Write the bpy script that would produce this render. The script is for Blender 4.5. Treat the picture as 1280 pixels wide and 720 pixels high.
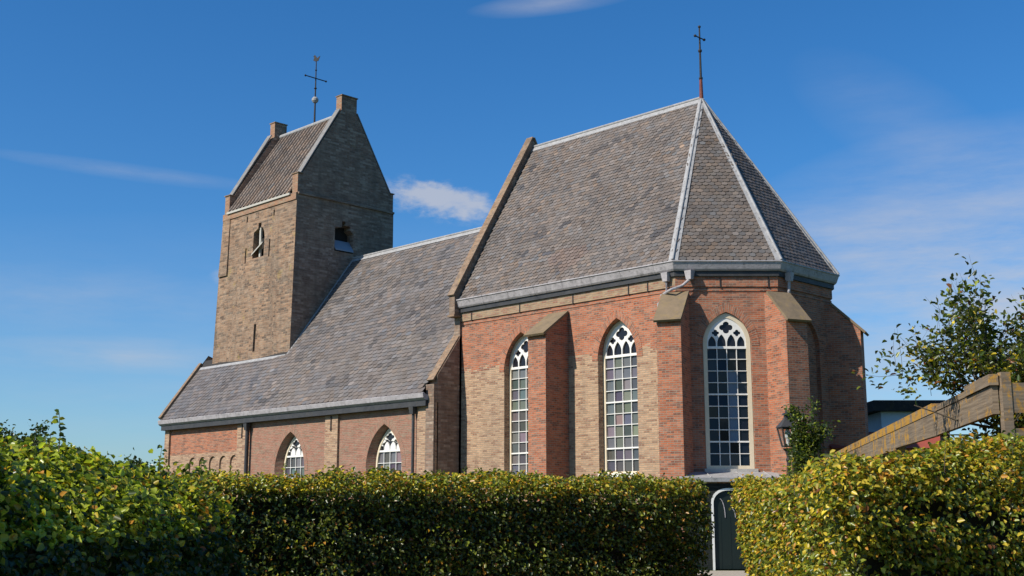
import bpy, math, random
import numpy as np
from mathutils import Vector, Matrix
from mathutils.geometry import tessellate_polygon

for o in list(bpy.data.objects):
    bpy.data.objects.remove(o)
SC = bpy.context.scene
COL = SC.collection
rng = np.random.default_rng(7)
random.seed(7)
R = math.radians

# ------------------------------------------------------------------ camera
YAW, PITCH, FPX, EYE = 0.7809, 0.1837, 1525.68, 1.6
cam_d = bpy.data.cameras.new('camera')
cam_d.sensor_width = 36.0
cam_d.lens = FPX / 1280 * 36
cam_d.clip_start = 0.05
cam_d.clip_end = 3000
cam = bpy.data.objects.new('camera', cam_d)
COL.objects.link(cam)
cam.location = (0, 0, EYE)
cam.rotation_euler = (math.pi / 2 + PITCH, 0, math.pi / 2 - YAW)
SC.camera = cam

# ------------------------------------------------------------------ sky, sun, exposure
SUN_EL, SUN_W = R(40), R(14)          # elevation; degrees west of the church's south
S_DIR = Vector((-math.sin(SUN_W) * math.cos(SUN_EL), -math.cos(SUN_W) * math.cos(SUN_EL), math.sin(SUN_EL)))
sun_d = bpy.data.lights.new('sun', 'SUN')
sun_d.energy = 5.0
sun_d.angle = R(0.5)
sun_d.color = (1.0, 0.93, 0.82)
sun = bpy.data.objects.new('sun', sun_d)
COL.objects.link(sun)
sun.location = (-20, -20, 60)
sun.rotation_euler = S_DIR.to_track_quat('Z', 'Y').to_euler()

SC.view_settings.view_transform = 'Standard'
SC.view_settings.look = 'None'
SC.view_settings.gamma = 1
SC.view_settings.use_curve_mapping = False
SC.view_settings.exposure = 0.28


class N:
    """tiny node-tree helper"""
    def __init__(s, nt):
        s.nt = nt
        nt.nodes.clear()

    def __call__(s, typ, inputs=None, **props):
        n = s.nt.nodes.new(typ)
        for k, v in props.items():
            setattr(n, k, v)
        for k, v in (inputs or {}).items():
            sock = n.inputs[k]
            if isinstance(v, bpy.types.NodeSocket):
                s.nt.links.new(v, sock)
            else:
                sock.default_value = v
        return n

    def math(s, op, a, b=0.0, c=None, clamp=False):
        d = {0: a, 1: b}
        if c is not None:
            d[2] = c
        return s('ShaderNodeMath', d, operation=op, use_clamp=clamp).outputs[0]

    def mix(s, f, a, b, mode='MIX'):
        n = s('ShaderNodeMix', None, data_type='RGBA', blend_type=mode)
        for sock, v in ((n.inputs[0], f), (n.inputs[6], a), (n.inputs[7], b)):
            if isinstance(v, bpy.types.NodeSocket):
                s.nt.links.new(v, sock)
            elif isinstance(v, (int, float)):
                sock.default_value = v
            else:
                sock.default_value = (*v[:3], 1)
        return n.outputs[2]

    def ramp(s, f, stops, interp='LINEAR'):
        n = s('ShaderNodeValToRGB', {0: f})
        cr = n.color_ramp
        cr.interpolation = interp
        while len(cr.elements) < len(stops):
            cr.elements.new(0.5)
        for e, (p, c) in zip(cr.elements, stops):
            e.position = p
            e.color = (c, c, c, 1) if isinstance(c, (int, float)) else (*c[:3], 1)
        return n.outputs[0]

    def noise(s, vec, scale, detail=4, rough=0.55, dim='3D'):
        n = s('ShaderNodeTexNoise', {'Scale': scale, 'Detail': detail, 'Roughness': rough}, noise_dimensions=dim)
        if vec is not None:
            s.nt.links.new(vec, n.inputs['Vector'])
        return n.outputs[0]


w = bpy.data.worlds.new('World')
SC.world = w
w.use_nodes = True
n = N(w.node_tree)
sky = n('ShaderNodeTexSky', None, sky_type='NISHITA', sun_disc=False, sun_elevation=SUN_EL,
        sun_rotation=math.pi + SUN_W, air_density=1.0, dust_density=0.6, ozone_density=2.2, altitude=0)
dirn = n('ShaderNodeTexCoord').outputs['Generated']
xyz = n('ShaderNodeSeparateXYZ', {0: dirn})
az = n.math('ARCTAN2', xyz.outputs[1], n.math('MULTIPLY', xyz.outputs[0], -1))      # 0 = west, grows to north
el = n.math('ARCSINE', xyz.outputs[2])


def blob(a0, e0, ra, re, tilt=0.0):
    da = n.math('SUBTRACT', az, R(a0))
    de = n.math('SUBTRACT', n.math('SUBTRACT', el, R(e0)), n.math('MULTIPLY', da, tilt))
    x = n.math('DIVIDE', da, R(ra))
    y = n.math('DIVIDE', de, R(re))
    d = n.math('SQRT', n.math('ADD', n.math('MULTIPLY', x, x), n.math('MULTIPLY', y, y)))
    return n.math('SUBTRACT', 1.0, d, clamp=True)


def uvw(sa, se):
    return n('ShaderNodeCombineXYZ', {0: n.math('MULTIPLY', az, sa), 1: n.math('MULTIPLY', el, se), 2: 0.3}).outputs[0]


cl = None
CLOUDS = [  # azimuth, elevation, half widths, tilt, density, edge softness (0 = veil, 1 = puff)
    (41.3, 14.6, 3.8, 1.25, -0.14, 0.72, 1), (31.3, 10.7, 0.9, 0.5, 0.0, 0.22, 1),
    (68.0, 9.5, 16.0, 8.0, 0.0, 0.95, 0), (60.5, 12.6, 6.0, 1.5, -0.12, 0.20, 0), (47.0, 23.7, 4.6, 0.6, 0.1, 0.42, 0),
    (63.0, 17.5, 5.0, 2.6, -0.5, 0.16, 0), (27.0, 15.2, 7.0, 0.42, -0.05, 0.30, 0),
    (27.0, 7.0, 8.0, 0.9, 0.0, 0.35, 0), (24.0, 9.5, 9.0, 1.6, 0.03, 0.20, 0), (40.0, 5.0, 40.0, 9.0, 0.0, 0.22, 0),
]
fine = n.noise(uvw(38, 75), 1.0, 8, 0.62)
wisp = n.noise(uvw(7, 34), 1.0, 8, 0.66)
for k, (a0, e0, ra, re, tl, de, puff) in enumerate(CLOUDS):
    b = blob(a0, e0, ra, re, tl)
    if puff:
        e_ = n.math('ADD', n.math('MULTIPLY', b, 1.5), n.math('MULTIPLY', n.math('SUBTRACT', fine, 0.56), 2.6))
        c = n.math('MULTIPLY', n.math('MULTIPLY', n.ramp(e_, [(0.0, 0.0), (1.1, 1.0)], 'EASE'), de), n.ramp(b, [(0.0, 0.0), (0.35, 1.0)]))
    else:
        c = n.math('MULTIPLY', n.math('MULTIPLY', n.math('POWER', b, 0.9), de), n.ramp(wisp, [(0.30, 0.22), (0.66, 1.0)]))
    cl = c if cl is None else n.math('ADD', cl, c)
skyc = n.mix(1.0, sky.outputs[0], (0.68, 0.89, 1.12), 'MULTIPLY')
skyc = n('ShaderNodeHueSaturation', {'Hue': 0.5, 'Saturation': 1.17, 'Value': 1.0, 'Color': skyc}).outputs[0]
cf = n.math('MINIMUM', cl, 0.92)
skyc = n.mix(cf, skyc, (4.6, 4.7, 5.1))
bg = n('ShaderNodeBackground', {'Color': skyc, 'Strength': 0.10})
n('ShaderNodeOutputWorld', {0: bg.outputs[0]})

# ------------------------------------------------------------------ frames and mesh helper
FW = np.array([-math.cos(YAW), math.sin(YAW), 0.0])
RT = np.array([math.sin(YAW), math.cos(YAW), 0.0])


def G(r_, d_, z=0.0):
    """metres to the right of / in front of the viewpoint on the ground -> world"""
    p = r_ * RT + d_ * FW
    return np.array([p[0], p[1], z])


class MB:
    def __init__(s):
        s.v, s.f, s.uv, s.mi = [], [], [], []

    def face(s, pts, uv=None, mi=0):
        i = len(s.v)
        s.v += [tuple(float(c) for c in p) for p in pts]
        s.f.append(tuple(range(i, i + len(pts))))
        s.uv.append(uv)
        s.mi.append(mi)

    def hexa(s, b, t, mi=0):
        """bottom quad (ccw from above), top quad"""
        s.face(b[::-1], mi=mi)
        s.face(t, mi=mi)
        for i in range(4):
            j = (i + 1) % 4
            s.face([b[i], b[j], t[j], t[i]], mi=mi)

    def box(s, x0, x1, y0, y1, z0, z1, mi=0):
        s.hexa([(x0, y0, z0), (x1, y0, z0), (x1, y1, z0), (x0, y1, z0)],
               [(x0, y0, z1), (x1, y0, z1), (x1, y1, z1), (x0, y1, z1)], mi)

    def obox(s, fr, t0, t1, z0, z1, d0, d1, mi=0):
        """box in a wall frame; d measured outward"""
        P = fr.P
        s.hexa([P(t0, z0, d1), P(t1, z0, d1), P(t1, z0, d0), P(t0, z0, d0)],
               [P(t0, z1, d1), P(t1, z1, d1), P(t1, z1, d0), P(t0, z1, d0)], mi)

    def bar(s, a, b, w_, h_, up=(0, 0, 1), mi=0):
        a, b, up = Vector(a), Vector(b), Vector(up)
        d = (b - a).normalized()
        sd = d.cross(up)
        if sd.length < 1e-4:
            sd = d.cross(Vector((1, 0, 0)))
        sd.normalize()
        u = sd.cross(d)
        q = [(-1, -1), (1, -1), (1, 1), (-1, 1)]
        A = [a + sd * (x * w_ / 2) + u * (y * h_ / 2) for x, y in q]
        B = [b + sd * (x * w_ / 2) + u * (y * h_ / 2) for x, y in q]
        s.face(A, mi=mi)
        s.face(B[::-1], mi=mi)
        for i in range(4):
            j = (i + 1) % 4
            s.face([A[j], A[i], B[i], B[j]], mi=mi)

    def tube(s, pts, rads, k=8, mi=0):
        pts = [Vector(p) for p in pts]
        if isinstance(rads, (int, float)):
            rads = [rads] * len(pts)
        rings = []
        for i, p in enumerate(pts):
            d = (pts[min(i + 1, len(pts) - 1)] - pts[max(i - 1, 0)]).normalized()
            a = d.cross(Vector((0.31, 0.2, 0.93)) if abs(d.z) < 0.9 else Vector((1, 0, 0))).normalized()
            b = d.cross(a)
            rings.append([p + (a * math.cos(2 * math.pi * j / k) + b * math.sin(2 * math.pi * j / k)) * rads[i] for j in range(k)])
        for r0, r1 in zip(rings, rings[1:]):
            for j in range(k):
                j2 = (j + 1) % k
                s.face([r0[j], r0[j2], r1[j2], r1[j]], mi=mi)
        s.face(rings[0][::-1], mi=mi)
        s.face(rings[-1], mi=mi)

    def lathe(s, c, prof, k=16, mi=0):
        c = Vector(c)
        for (r0, z0), (r1, z1) in zip(prof, prof[1:]):
            for j in range(k):
                a, b = 2 * math.pi * j / k, 2 * math.pi * (j + 1) / k
                q = [c + Vector((r0 * math.cos(a), r0 * math.sin(a), z0)), c + Vector((r0 * math.cos(b), r0 * math.sin(b), z0)),
                     c + Vector((r1 * math.cos(b), r1 * math.sin(b), z1)), c + Vector((r1 * math.cos(a), r1 * math.sin(a), z1))]
                if r0 < 1e-5:
                    q = [q[0], q[2], q[3]]
                elif r1 < 1e-5:
                    q = q[:3]
                s.face(q, mi=mi)

    def build(s, name, mat, parent=None, smooth=False, col=None, bevel=0.0):
        me = bpy.data.meshes.new(name)
        me.from_pydata(s.v, [], s.f)
        mats = mat if isinstance(mat, (list, tuple)) else [mat]
        for m in mats:
            me.materials.append(m)
        uvl = me.uv_layers.new(name='UVMap')
        co = np.array(s.v)
        out = np.zeros((len(me.loops), 2), np.float32)
        li = 0
        for f, uv in zip(s.f, s.uv):
            k = len(f)
            if uv is not None:
                out[li:li + k] = uv
            else:
                p = co[list(f)]
                nrm = np.zeros(3)
                for a in range(k):
                    nrm += np.cross(p[a], p[(a + 1) % k])
                L = np.linalg.norm(nrm)
                nrm = nrm / L if L > 1e-12 else np.array([0, 0, 1.0])
                t = np.array([-nrm[1], nrm[0], 0.0])
                L = np.linalg.norm(t)
                t = t / L if L > 0.05 else np.array([1.0, 0, 0])
                b = np.cross(nrm, t)
                out[li:li + k, 0] = p @ t
                out[li:li + k, 1] = p @ b
            li += k
        uvl.data.foreach_set('uv', out.ravel())
        me.polygons.foreach_set('material_index', np.array(s.mi, np.int32))
        if col is not None:
            at = me.color_attributes.new('tint', 'FLOAT_COLOR', 'CORNER')
            c = np.ones((len(me.loops), 4), np.float32)
            li = 0
            for f, cc in zip(s.f, col):
                c[li:li + len(f), :3] = cc
                li += len(f)
            at.data.foreach_set('color', c.ravel())
        if smooth:
            me.polygons.foreach_set('use_smooth', np.ones(len(me.polygons), bool))
        me.update()
        o = bpy.data.objects.new(name, me)
        link(o, parent)
        if bevel:
            md = o.modifiers.new('bevel', 'BEVEL')
            md.width = bevel
            md.segments = 2
            md.limit_method = 'ANGLE'
        return o


WORLD_T = {}


def link(o, parent):
    COL.objects.link(o)
    if parent is not None:
        o.parent = parent
        if parent.name in WORLD_T:
            o.matrix_parent_inverse = Matrix.Translation(-WORLD_T[parent.name])


def thing(name, loc, label, cat, group=None):
    o = bpy.data.objects.new(name, None)
    COL.objects.link(o)
    o.location = tuple(float(c) for c in loc)
    o.empty_display_size = 0.3
    WORLD_T[o.name] = Vector(o.location)
    tag(o, label, cat, group)
    return o


def tag(o, label=None, cat=None, group=None, kind=None):
    for k, v in (('label', label), ('category', cat), ('group', group), ('kind', kind)):
        if v:
            o[k] = v
    return o


class Frame:
    """a wall plane: t along the wall, z up, d outward"""
    def __init__(s, O, ang):
        s.n = np.array([math.cos(R(ang)), math.sin(R(ang)), 0.0])
        s.t = np.array([-s.n[1], s.n[0], 0.0])
        s.O = np.array([O[0], O[1], 0.0])

    def P(s, t, z, d=0.0):
        return s.O + s.t * t + s.n * d + np.array([0, 0, z])


def arch(c, hw, z0, zs, za, k=10):
    r = za - zs
    Rr = (hw * hw + r * r) / (2 * hw)
    th = math.asin(min(1, r / Rr))
    if Rr > hw * 2:
        th = math.asin(r / Rr)
    if Rr < hw:
        th = math.pi - th
    L = [(c - hw, z0)]
    for i in range(k + 1):
        a = th * i / k
        L.append((c - hw + Rr - Rr * math.cos(a), zs + Rr * math.sin(a)))
    Rg = [(2 * c - x, z) for x, z in L[:-1]]
    return L + Rg[::-1]


def tess(loops):
    flat = [p for l in loops for p in l]
    tr = tessellate_polygon([[Vector((p[0], p[1], 0)) for p in l] for l in loops])
    return flat, tr


def plate(mb, fr, loops, d, mi=0, flip=False):
    flat, tr = tess(loops)
    for t in tr:
        a, b, c = (flat[i] for i in t)
        ar = (b[0] - a[0]) * (c[1] - a[1]) - (c[0] - a[0]) * (b[1] - a[1])
        if abs(ar) < 1e-9:
            continue
        if (ar < 0) != flip:
            b, c = c, b
        mb.face([fr.P(x, z, d) for x, z in (a, b, c)], mi=mi)


def skirt(mb, fr, l0, d0, l1, d1, mi=0):
    k = len(l0)
    for i in range(k):
        j = (i + 1) % k
        mb.face([fr.P(*l0[i], d0), fr.P(*l0[j], d0), fr.P(*l1[j], d1), fr.P(*l1[i], d1)], mi=mi)


def wall(mb, fr, outline, holes=(), mi=0, d=0.0):
    """holes: (outer outline, inner outline, depth)"""
    plate(mb, fr, [outline] + [h[0] for h in holes], d, mi)
    for o_, i_, dep in holes:
        skirt(mb, fr, o_, d, i_, d - dep, mi)


def solid(mb, fr, loops, d0, d1, mi=0, edge=0):
    """extruded plate between d0 (back) and d1 (front)"""
    plate(mb, fr, loops, d1, mi)
    plate(mb, fr, loops, d0, mi, flip=True)
    for l in loops:
        skirt(mb, fr, l, d1, l, d0, edge)


def rect(t0, t1, z0, z1):
    return [(t0, z0), (t1, z0), (t1, z1), (t0, z1)]


# ------------------------------------------------------------------ materials
def new_mat(name):
    m = bpy.data.materials.new(name)
    m.use_nodes = True
    return m, N(m.node_tree)


def out(n, shader):
    n('ShaderNodeOutputMaterial', {0: shader})


def pbsdf(n, col, rough=0.8, normal=None, spec=0.3, metal=0.0):
    d = {'Base Color': col if isinstance(col, bpy.types.NodeSocket) else (*col, 1), 'Roughness': rough,
         'Specular IOR Level': spec, 'Metallic': metal}
    if normal is not None:
        d['Normal'] = normal
    return n('ShaderNodeBsdfPrincipled', d).outputs[0]


def bricks(n, uv, c1, c2, c3, mortar, bw=0.215, rh=0.068, ms=0.009):
    b = n('ShaderNodeTexBrick', {'Vector': uv, 'Color1': (*c1, 1), 'Color2': (*c2, 1), 'Mortar': (*mortar, 1), 'Scale': 1.0,
                                 'Mortar Size': ms, 'Mortar Smooth': 0.3, 'Bias': 0.0, 'Brick Width': bw, 'Row Height': rh},
          offset=0.5, squash=1.0)
    # per-brick third tone: cell id from uv
    su = n('ShaderNodeSeparateXYZ', {0: uv})
    row = n.math('FLOOR', n.math('DIVIDE', su.outputs[1], rh))
    half = n.math('MULTIPLY', n.math('MODULO', row, 2.0), 0.5)
    cx_ = n.math('FLOOR', n.math('ADD', n.math('DIVIDE', su.outputs[0], bw), half))
    wn = n('ShaderNodeTexWhiteNoise', {'Vector': n('ShaderNodeCombineXYZ', {0: cx_, 1: row, 2: 0}).outputs[0]}, noise_dimensions='2D')
    f = n.ramp(wn.outputs[0], [(0.62, 0.0), (0.92, 1.0)])
    f = n.math('MULTIPLY', f, n.math('SUBTRACT', 1.0, b.outputs[1]))
    col = n.mix(f, b.outputs[0], c3)
    return col, b.outputs[1], wn.outputs[0]


def brick_mat(name, red, tan=None, split=None, soot=0.35, mortar=(0.30, 0.25, 0.19), lichen=0.0, bw=0.215, rh=0.068, mottle=0.3):
    m, n = new_mat(name)
    tc = n('ShaderNodeTexCoord')
    uv, ob = tc.outputs['UV'], tc.outputs['Object']
    col, mf, wn = bricks(n, uv, *red, mortar, bw, rh)
    pos = n('ShaderNodeSeparateXYZ', {0: ob})
    if tan:
        colt, mf2, wn2 = bricks(n, uv, *tan, (0.34, 0.29, 0.21))
        j = n.math('MULTIPLY', n.math('SUBTRACT', wn2, 0.5), 0.28)
        j2 = n.math('MULTIPLY', n.math('SUBTRACT', n.noise(ob, 0.9, 3), 0.5), 0.55)
        z = n.math('ADD', n.math('ADD', pos.outputs[2], j), j2)
        k = n.math('GREATER_THAN', z, split)
        col = n.mix(k, colt, col)
    big = n.noise(ob, 0.55, 5, 0.6)
    med = n.noise(ob, 3.3, 4, 0.65)
    col = n.mix(n.ramp(big, [(0.35, 0.0), (0.7, soot)]), col, (0.16, 0.12, 0.09))
    col = n.mix(n.ramp(med, [(0.4, 0.0), (0.75, mottle)]), col, (0.40, 0.32, 0.24))
    cou = n('ShaderNodeMapping', {'Vector': uv, 'Scale': (1.6, 9.0, 1)})
    col = n.mix(n.ramp(n.noise(cou.outputs[0], 1.0, 4, 0.7), [(0.48, 0.0), (0.68, mottle * 1.3)]), col, (0.085, 0.06, 0.045))
    # rain streaks: noise stretched down the wall
    st = n('ShaderNodeMapping', {'Vector': ob, 'Scale': (2.2, 2.2, 0.16)})
    streak = n.noise(st.outputs[0], 1.0, 4, 0.6)
    col = n.mix(n.ramp(streak, [(0.52, 0.0), (0.75, soot * 0.9)]), col, (0.10, 0.085, 0.07))
    if lichen:
        ln = n.noise(ob, 1.4, 5, 0.7)
        col = n.mix(n.ramp(ln, [(0.6, 0.0), (0.72, lichen)]), col, (0.36, 0.27, 0.07))
    hgt = n.math('ADD', n.math('MULTIPLY', n.math('SUBTRACT', 1.0, mf), 0.6), n.math('MULTIPLY', n.math('ADD', n.noise(ob, 14, 4), wn), 0.35))
    bp = n('ShaderNodeBump', {'Strength': 0.7, 'Distance': 0.018, 'Height': hgt})
    out(n, pbsdf(n, col, 0.9, bp.outputs[0], 0.15))
    return m


RED = ((0.49, 0.150, 0.066), (0.38, 0.105, 0.048), (0.20, 0.068, 0.042))
TAN = ((0.52, 0.33, 0.20), (0.40, 0.24, 0.145), (0.27, 0.13, 0.08))
M = {}
M['choir_brick'] = brick_mat('choir brick', RED, TAN, 6.85, soot=0.22)
M['red_brick'] = brick_mat('red brick', RED, soot=0.25)
M['pink_brick'] = brick_mat('pink brick', ((0.34, 0.145, 0.095), (0.28, 0.115, 0.075), (0.24, 0.15, 0.10)), soot=0.2, mortar=(0.33, 0.24, 0.18))
M['tan_brick'] = brick_mat('tan brick', TAN, soot=0.2)
M['tower_brick'] = brick_mat('tower brick', ((0.38, 0.225, 0.135), (0.25, 0.14, 0.085), (0.085, 0.052, 0.038)), soot=0.62, mortar=(0.33, 0.27, 0.19), lichen=0.5, bw=0.32, rh=0.10, mottle=0.5)
M['dark_brick'] = brick_mat('weathered brick', ((0.27, 0.165, 0.115), (0.18, 0.112, 0.08), (0.38, 0.28, 0.21)), soot=0.6, mortar=(0.24, 0.2, 0.165), lichen=0.12, bw=0.32, rh=0.10, mottle=0.45)
M['band_brick'] = brick_mat('orange band brick', ((0.40, 0.19, 0.10), (0.33, 0.15, 0.085), (0.34, 0.24, 0.15)), soot=0.3)
M['frieze_tan'] = brick_mat('frieze brick', ((0.38, 0.26, 0.15), (0.33, 0.21, 0.12), (0.30, 0.13, 0.08)), soot=0.25)
M['tarred_brick'] = brick_mat('tarred brick', ((0.020, 0.024, 0.022), (0.016, 0.020, 0.018), (0.026, 0.028, 0.026)), soot=0.0, mortar=(0.018, 0.02, 0.018), mottle=0.0)


def stone_mat(name, c1, c2, lichen=(0.3, 0.22, 0.06), la=0.4, rough=0.9, sc=3.0):
    m, n = new_mat(name)
    ob = n('ShaderNodeTexCoord').outputs['Object']
    a = n.noise(ob, sc, 6, 0.65)
    col = n.mix(n.ramp(a, [(0.3, 0.0), (0.7, 1.0)]), c1, c2)
    col = n.mix(n.ramp(n.noise(ob, sc * 1.7, 5, 0.7), [(0.52, 0.0), (0.68, la)]), col, lichen)
    bp = n('ShaderNodeBump', {'Strength': 0.5, 'Distance': 0.02, 'Height': n.noise(ob, 18, 5)})
    out(n, pbsdf(n, col, rough, bp.outputs[0], 0.2))
    return m


M['cap_stone'] = stone_mat('buttress cap stone', (0.15, 0.115, 0.075), (0.22, 0.16, 0.10), (0.24, 0.17, 0.07), 0.6)
M['coping'] = brick_mat('coping bricks', ((0.34, 0.20, 0.115), (0.25, 0.14, 0.08), (0.16, 0.10, 0.065)), soot=0.5, mortar=(0.26, 0.21, 0.15), lichen=0.6, bw=0.12, rh=0.09, mottle=0.4)
M['sill_stone'] = stone_mat('sill stone', (0.32, 0.30, 0.27), (0.42, 0.40, 0.37), la=0.1)
M['lead'] = stone_mat('lead sheet', (0.25, 0.245, 0.245), (0.37, 0.365, 0.36), (0.13, 0.125, 0.12), 0.55, 0.6, 5.0)
M['old_lead'] = stone_mat('dull lead', (0.15, 0.145, 0.14), (0.25, 0.24, 0.23), (0.2, 0.15, 0.05), 0.4, 0.7, 5.0)
M['zinc'] = stone_mat('zinc gutter', (0.29, 0.27, 0.275), (0.43, 0.40, 0.405), (0.12, 0.115, 0.11), 0.6, 0.6, 4.0)
M['dark_metal'] = stone_mat('dark metal pipe', (0.035, 0.036, 0.04), (0.06, 0.06, 0.062), la=0.05, rough=0.5)
M['iron'] = stone_mat('wrought iron', (0.022, 0.022, 0.024), (0.04, 0.036, 0.034), (0.10, 0.05, 0.03), 0.3, 0.6, 8)
M['red_iron'] = stone_mat('red painted iron', (0.20, 0.05, 0.035), (0.13, 0.04, 0.03), la=0.1, rough=0.6)


def paint(name, c, rough=0.45, dirt=0.25):
    m, n = new_mat(name)
    ob = n('ShaderNodeTexCoord').outputs['Object']
    col = n.mix(n.ramp(n.noise(ob, 5, 5, 0.7), [(0.45, 0.0), (0.8, dirt)]), c, [x * 0.45 for x in c])
    out(n, pbsdf(n, col, rough, None, 0.4))
    return m


M['cream'] = paint('cream paint', (0.66, 0.56, 0.40))
M['white'] = paint('white paint', (0.74, 0.72, 0.67), dirt=0.4)
M['green_paint'] = paint('dark green paint', (0.007, 0.013, 0.010), 0.45)
M['louvre'] = paint('grey weathered board', (0.42, 0.40, 0.35), 0.8)
M['dark_inside'] = paint('darkness in openings', (0.02, 0.018, 0.016), 0.9)
M['blue_grey'] = paint('blue grey lead board', (0.20, 0.24, 0.29), 0.6)


def glass_mat():
    m, n = new_mat('old window glass')
    at = n('ShaderNodeAttribute', None, attribute_name='tint')
    ob = n('ShaderNodeTexCoord').outputs['Object']
    bp = n('ShaderNodeBump', {'Strength': 0.12, 'Distance': 0.02, 'Height': n.noise(ob, 3.5, 2)})
    out(n, pbsdf(n, at.outputs[0], 0.07, bp.outputs[0], 0.25))
    return m


M['glass'] = glass_mat()


def slate_mat(name, under=False):
    m, n = new_mat(name)
    ob = n('ShaderNodeTexCoord').outputs['Object']
    at = n('ShaderNodeAttribute', None, attribute_name='tint')
    col = at.outputs[0]
    col = n.mix(n.ramp(n.noise(ob, 0.33, 6, 0.7), [(0.5, 0.0), (0.68, 0.42)]), col, (0.062, 0.055, 0.052))
    col = n.mix(n.ramp(n.noise(ob, 0.5, 5, 0.65), [(0.4, 0.0), (0.75, 0.45)]), col, (0.165, 0.14, 0.122))
    col = n.mix(n.ramp(n.noise(ob, 2.4, 6, 0.75), [(0.56, 0.0), (0.78, 0.5)]), col, (0.19, 0.155, 0.105))
    st = n('ShaderNodeMapping', {'Vector': n('ShaderNodeTexCoord').outputs['UV'], 'Scale': (1.8, 0.22, 1)})
    col = n.mix(n.ramp(n.noise(st.outputs[0], 1.0, 5, 0.65), [(0.5, 0.0), (0.72, 0.4)]), col, (0.06, 0.055, 0.052))
    bp = n('ShaderNodeBump', {'Strength': 0.45, 'Distance': 0.01, 'Height': n.noise(ob, 22, 4)})
    out(n, pbsdf(n, col, 0.62, bp.outputs[0], 0.35))
    return m


M['slate'] = slate_mat('roof slate')
M['slate_bed'] = stone_mat('slate bed', (0.03, 0.028, 0.027), (0.05, 0.047, 0.044), la=0)
M['pantile'] = slate_mat('weathered pantile')


def wood_mat(th=0.535):
    m, n = new_mat('weathered oak board')
    tc = n('ShaderNodeTexCoord')
    ob, uv = tc.outputs['Object'], tc.outputs['UV']
    mp = n('ShaderNodeMapping', {'Vector': uv, 'Scale': (1.5, 40, 1)})
    g = n.noise(mp.outputs[0], 1.0, 5, 0.6)
    col = n.mix(n.ramp(g, [(0.3, 0.0), (0.7, 1.0)]), (0.12, 0.088, 0.06), (0.27, 0.205, 0.14))
    col = n.mix(n.ramp(n.noise(ob, 6, 5, 0.7), [(0.5, 0.0), (0.75, 0.5)]), col, (0.16, 0.15, 0.13))
    sz = n('ShaderNodeSeparateXYZ', {0: n('ShaderNodeNewGeometry').outputs['Normal']})
    lf = n.math('ADD', n.noise(ob, 3.2, 6, 0.75), n.math('MULTIPLY', sz.outputs[2], 0.15))
    col = n.mix(n.ramp(lf, [(th, 0.0), (th + 0.065, 0.9)]), col, (0.42, 0.22, 0.035))
    bp = n('ShaderNodeBump', {'Strength': 0.6, 'Distance': 0.008, 'Height': g})
    out(n, pbsdf(n, col, 0.9, bp.outputs[0], 0.1))
    return m


M['wood'] = wood_mat()
M['lichen_wood'] = wood_mat(0.44)


def leaf_mat(name, trans=0.38, rough=0.33):
    m, n = new_mat(name)
    at = n('ShaderNodeAttribute', None, attribute_name='tint')
    c = at.outputs[0]
    d = pbsdf(n, c, rough, None, 0.45)
    t = n('ShaderNodeBsdfTranslucent', {0: n.mix(1.0, c, (1.5, 1.6, 0.7), 'MULTIPLY')})
    out(n, n('ShaderNodeMixShader', {0: trans, 1: d, 2: t.outputs[0]}).outputs[0])
    return m


M['leaf'] = leaf_mat('leaf')
M['bark'] = stone_mat('bark', (0.07, 0.055, 0.04), (0.13, 0.105, 0.08), (0.12, 0.14, 0.08), 0.4, 0.95, 9)
M['hedge_core'] = stone_mat('hedge core shade', (0.022, 0.018, 0.012), (0.035, 0.028, 0.018), la=0, sc=9)  # near-black colour stands in for the shade in the hedge gaps


def ground_mat(name, c1, c2, sc, bump=0.5):
    m, n = new_mat(name)
    ob = n('ShaderNodeTexCoord').outputs['Object']
    col = n.mix(n.ramp(n.noise(ob, sc, 8, 0.7), [(0.35, 0.0), (0.65, 1.0)]), c1, c2)
    bp = n('ShaderNodeBump', {'Strength': bump, 'Distance': 0.03, 'Height': n.noise(ob, sc * 3, 6)})
    out(n, pbsdf(n, col, 0.95, bp.outputs[0], 0.1))
    return m


M['grass'] = ground_mat('meadow grass', (0.045, 0.07, 0.02), (0.08, 0.10, 0.035), 2.0)
M['gravel'] = ground_mat('pale gravel', (0.30, 0.26, 0.20), (0.42, 0.37, 0.30), 12.0)

# ------------------------------------------------------------------ ground
g = MB()
g.face([(-900, -500, 0), (900, -500, 0), (900, 1300, 0), (-900, 1300, 0)])
tag(g.build('ground', M['grass']), kind='structure')
g = MB()
for a, b in (((-1.6, -6), (-1.4, 14)), ((-1.4, 14), (4.4, 36.5))):
    pass
L = [G(-2.2, -6), G(-1.9, 11), G(2.55, 16.5), G(5.2, 36.3)]
Rr_ = [G(1.9, -6), G(2.0, 9), G(2.9, 16.5), G(7.4, 36.3)]
for i in range(3):
    g.face([tuple(p + np.array([0, 0, 0.006])) for p in (L[i], Rr_[i], Rr_[i + 1], L[i + 1])])
tag(g.build('path', M['gravel']), kind='structure')

# ------------------------------------------------------------------ church
CX, CY = -24.8163, 34.1243
AP = 3.85                                   # half width of the choir, outside of wall
T8 = math.tan(math.pi / 8)
church = thing('church', (CX, CY, 0), 'old brick village church with a square saddleback tower, slate roofs and a polygonal choir', 'church')
WX = -33.2                                   # west end of choir wall


def vtx(ap, ang):
    r_ = ap / math.cos(math.pi / 8)
    return np.array([CX + r_ * math.cos(R(ang)), CY + r_ * math.sin(R(ang)), 0.0])


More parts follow.
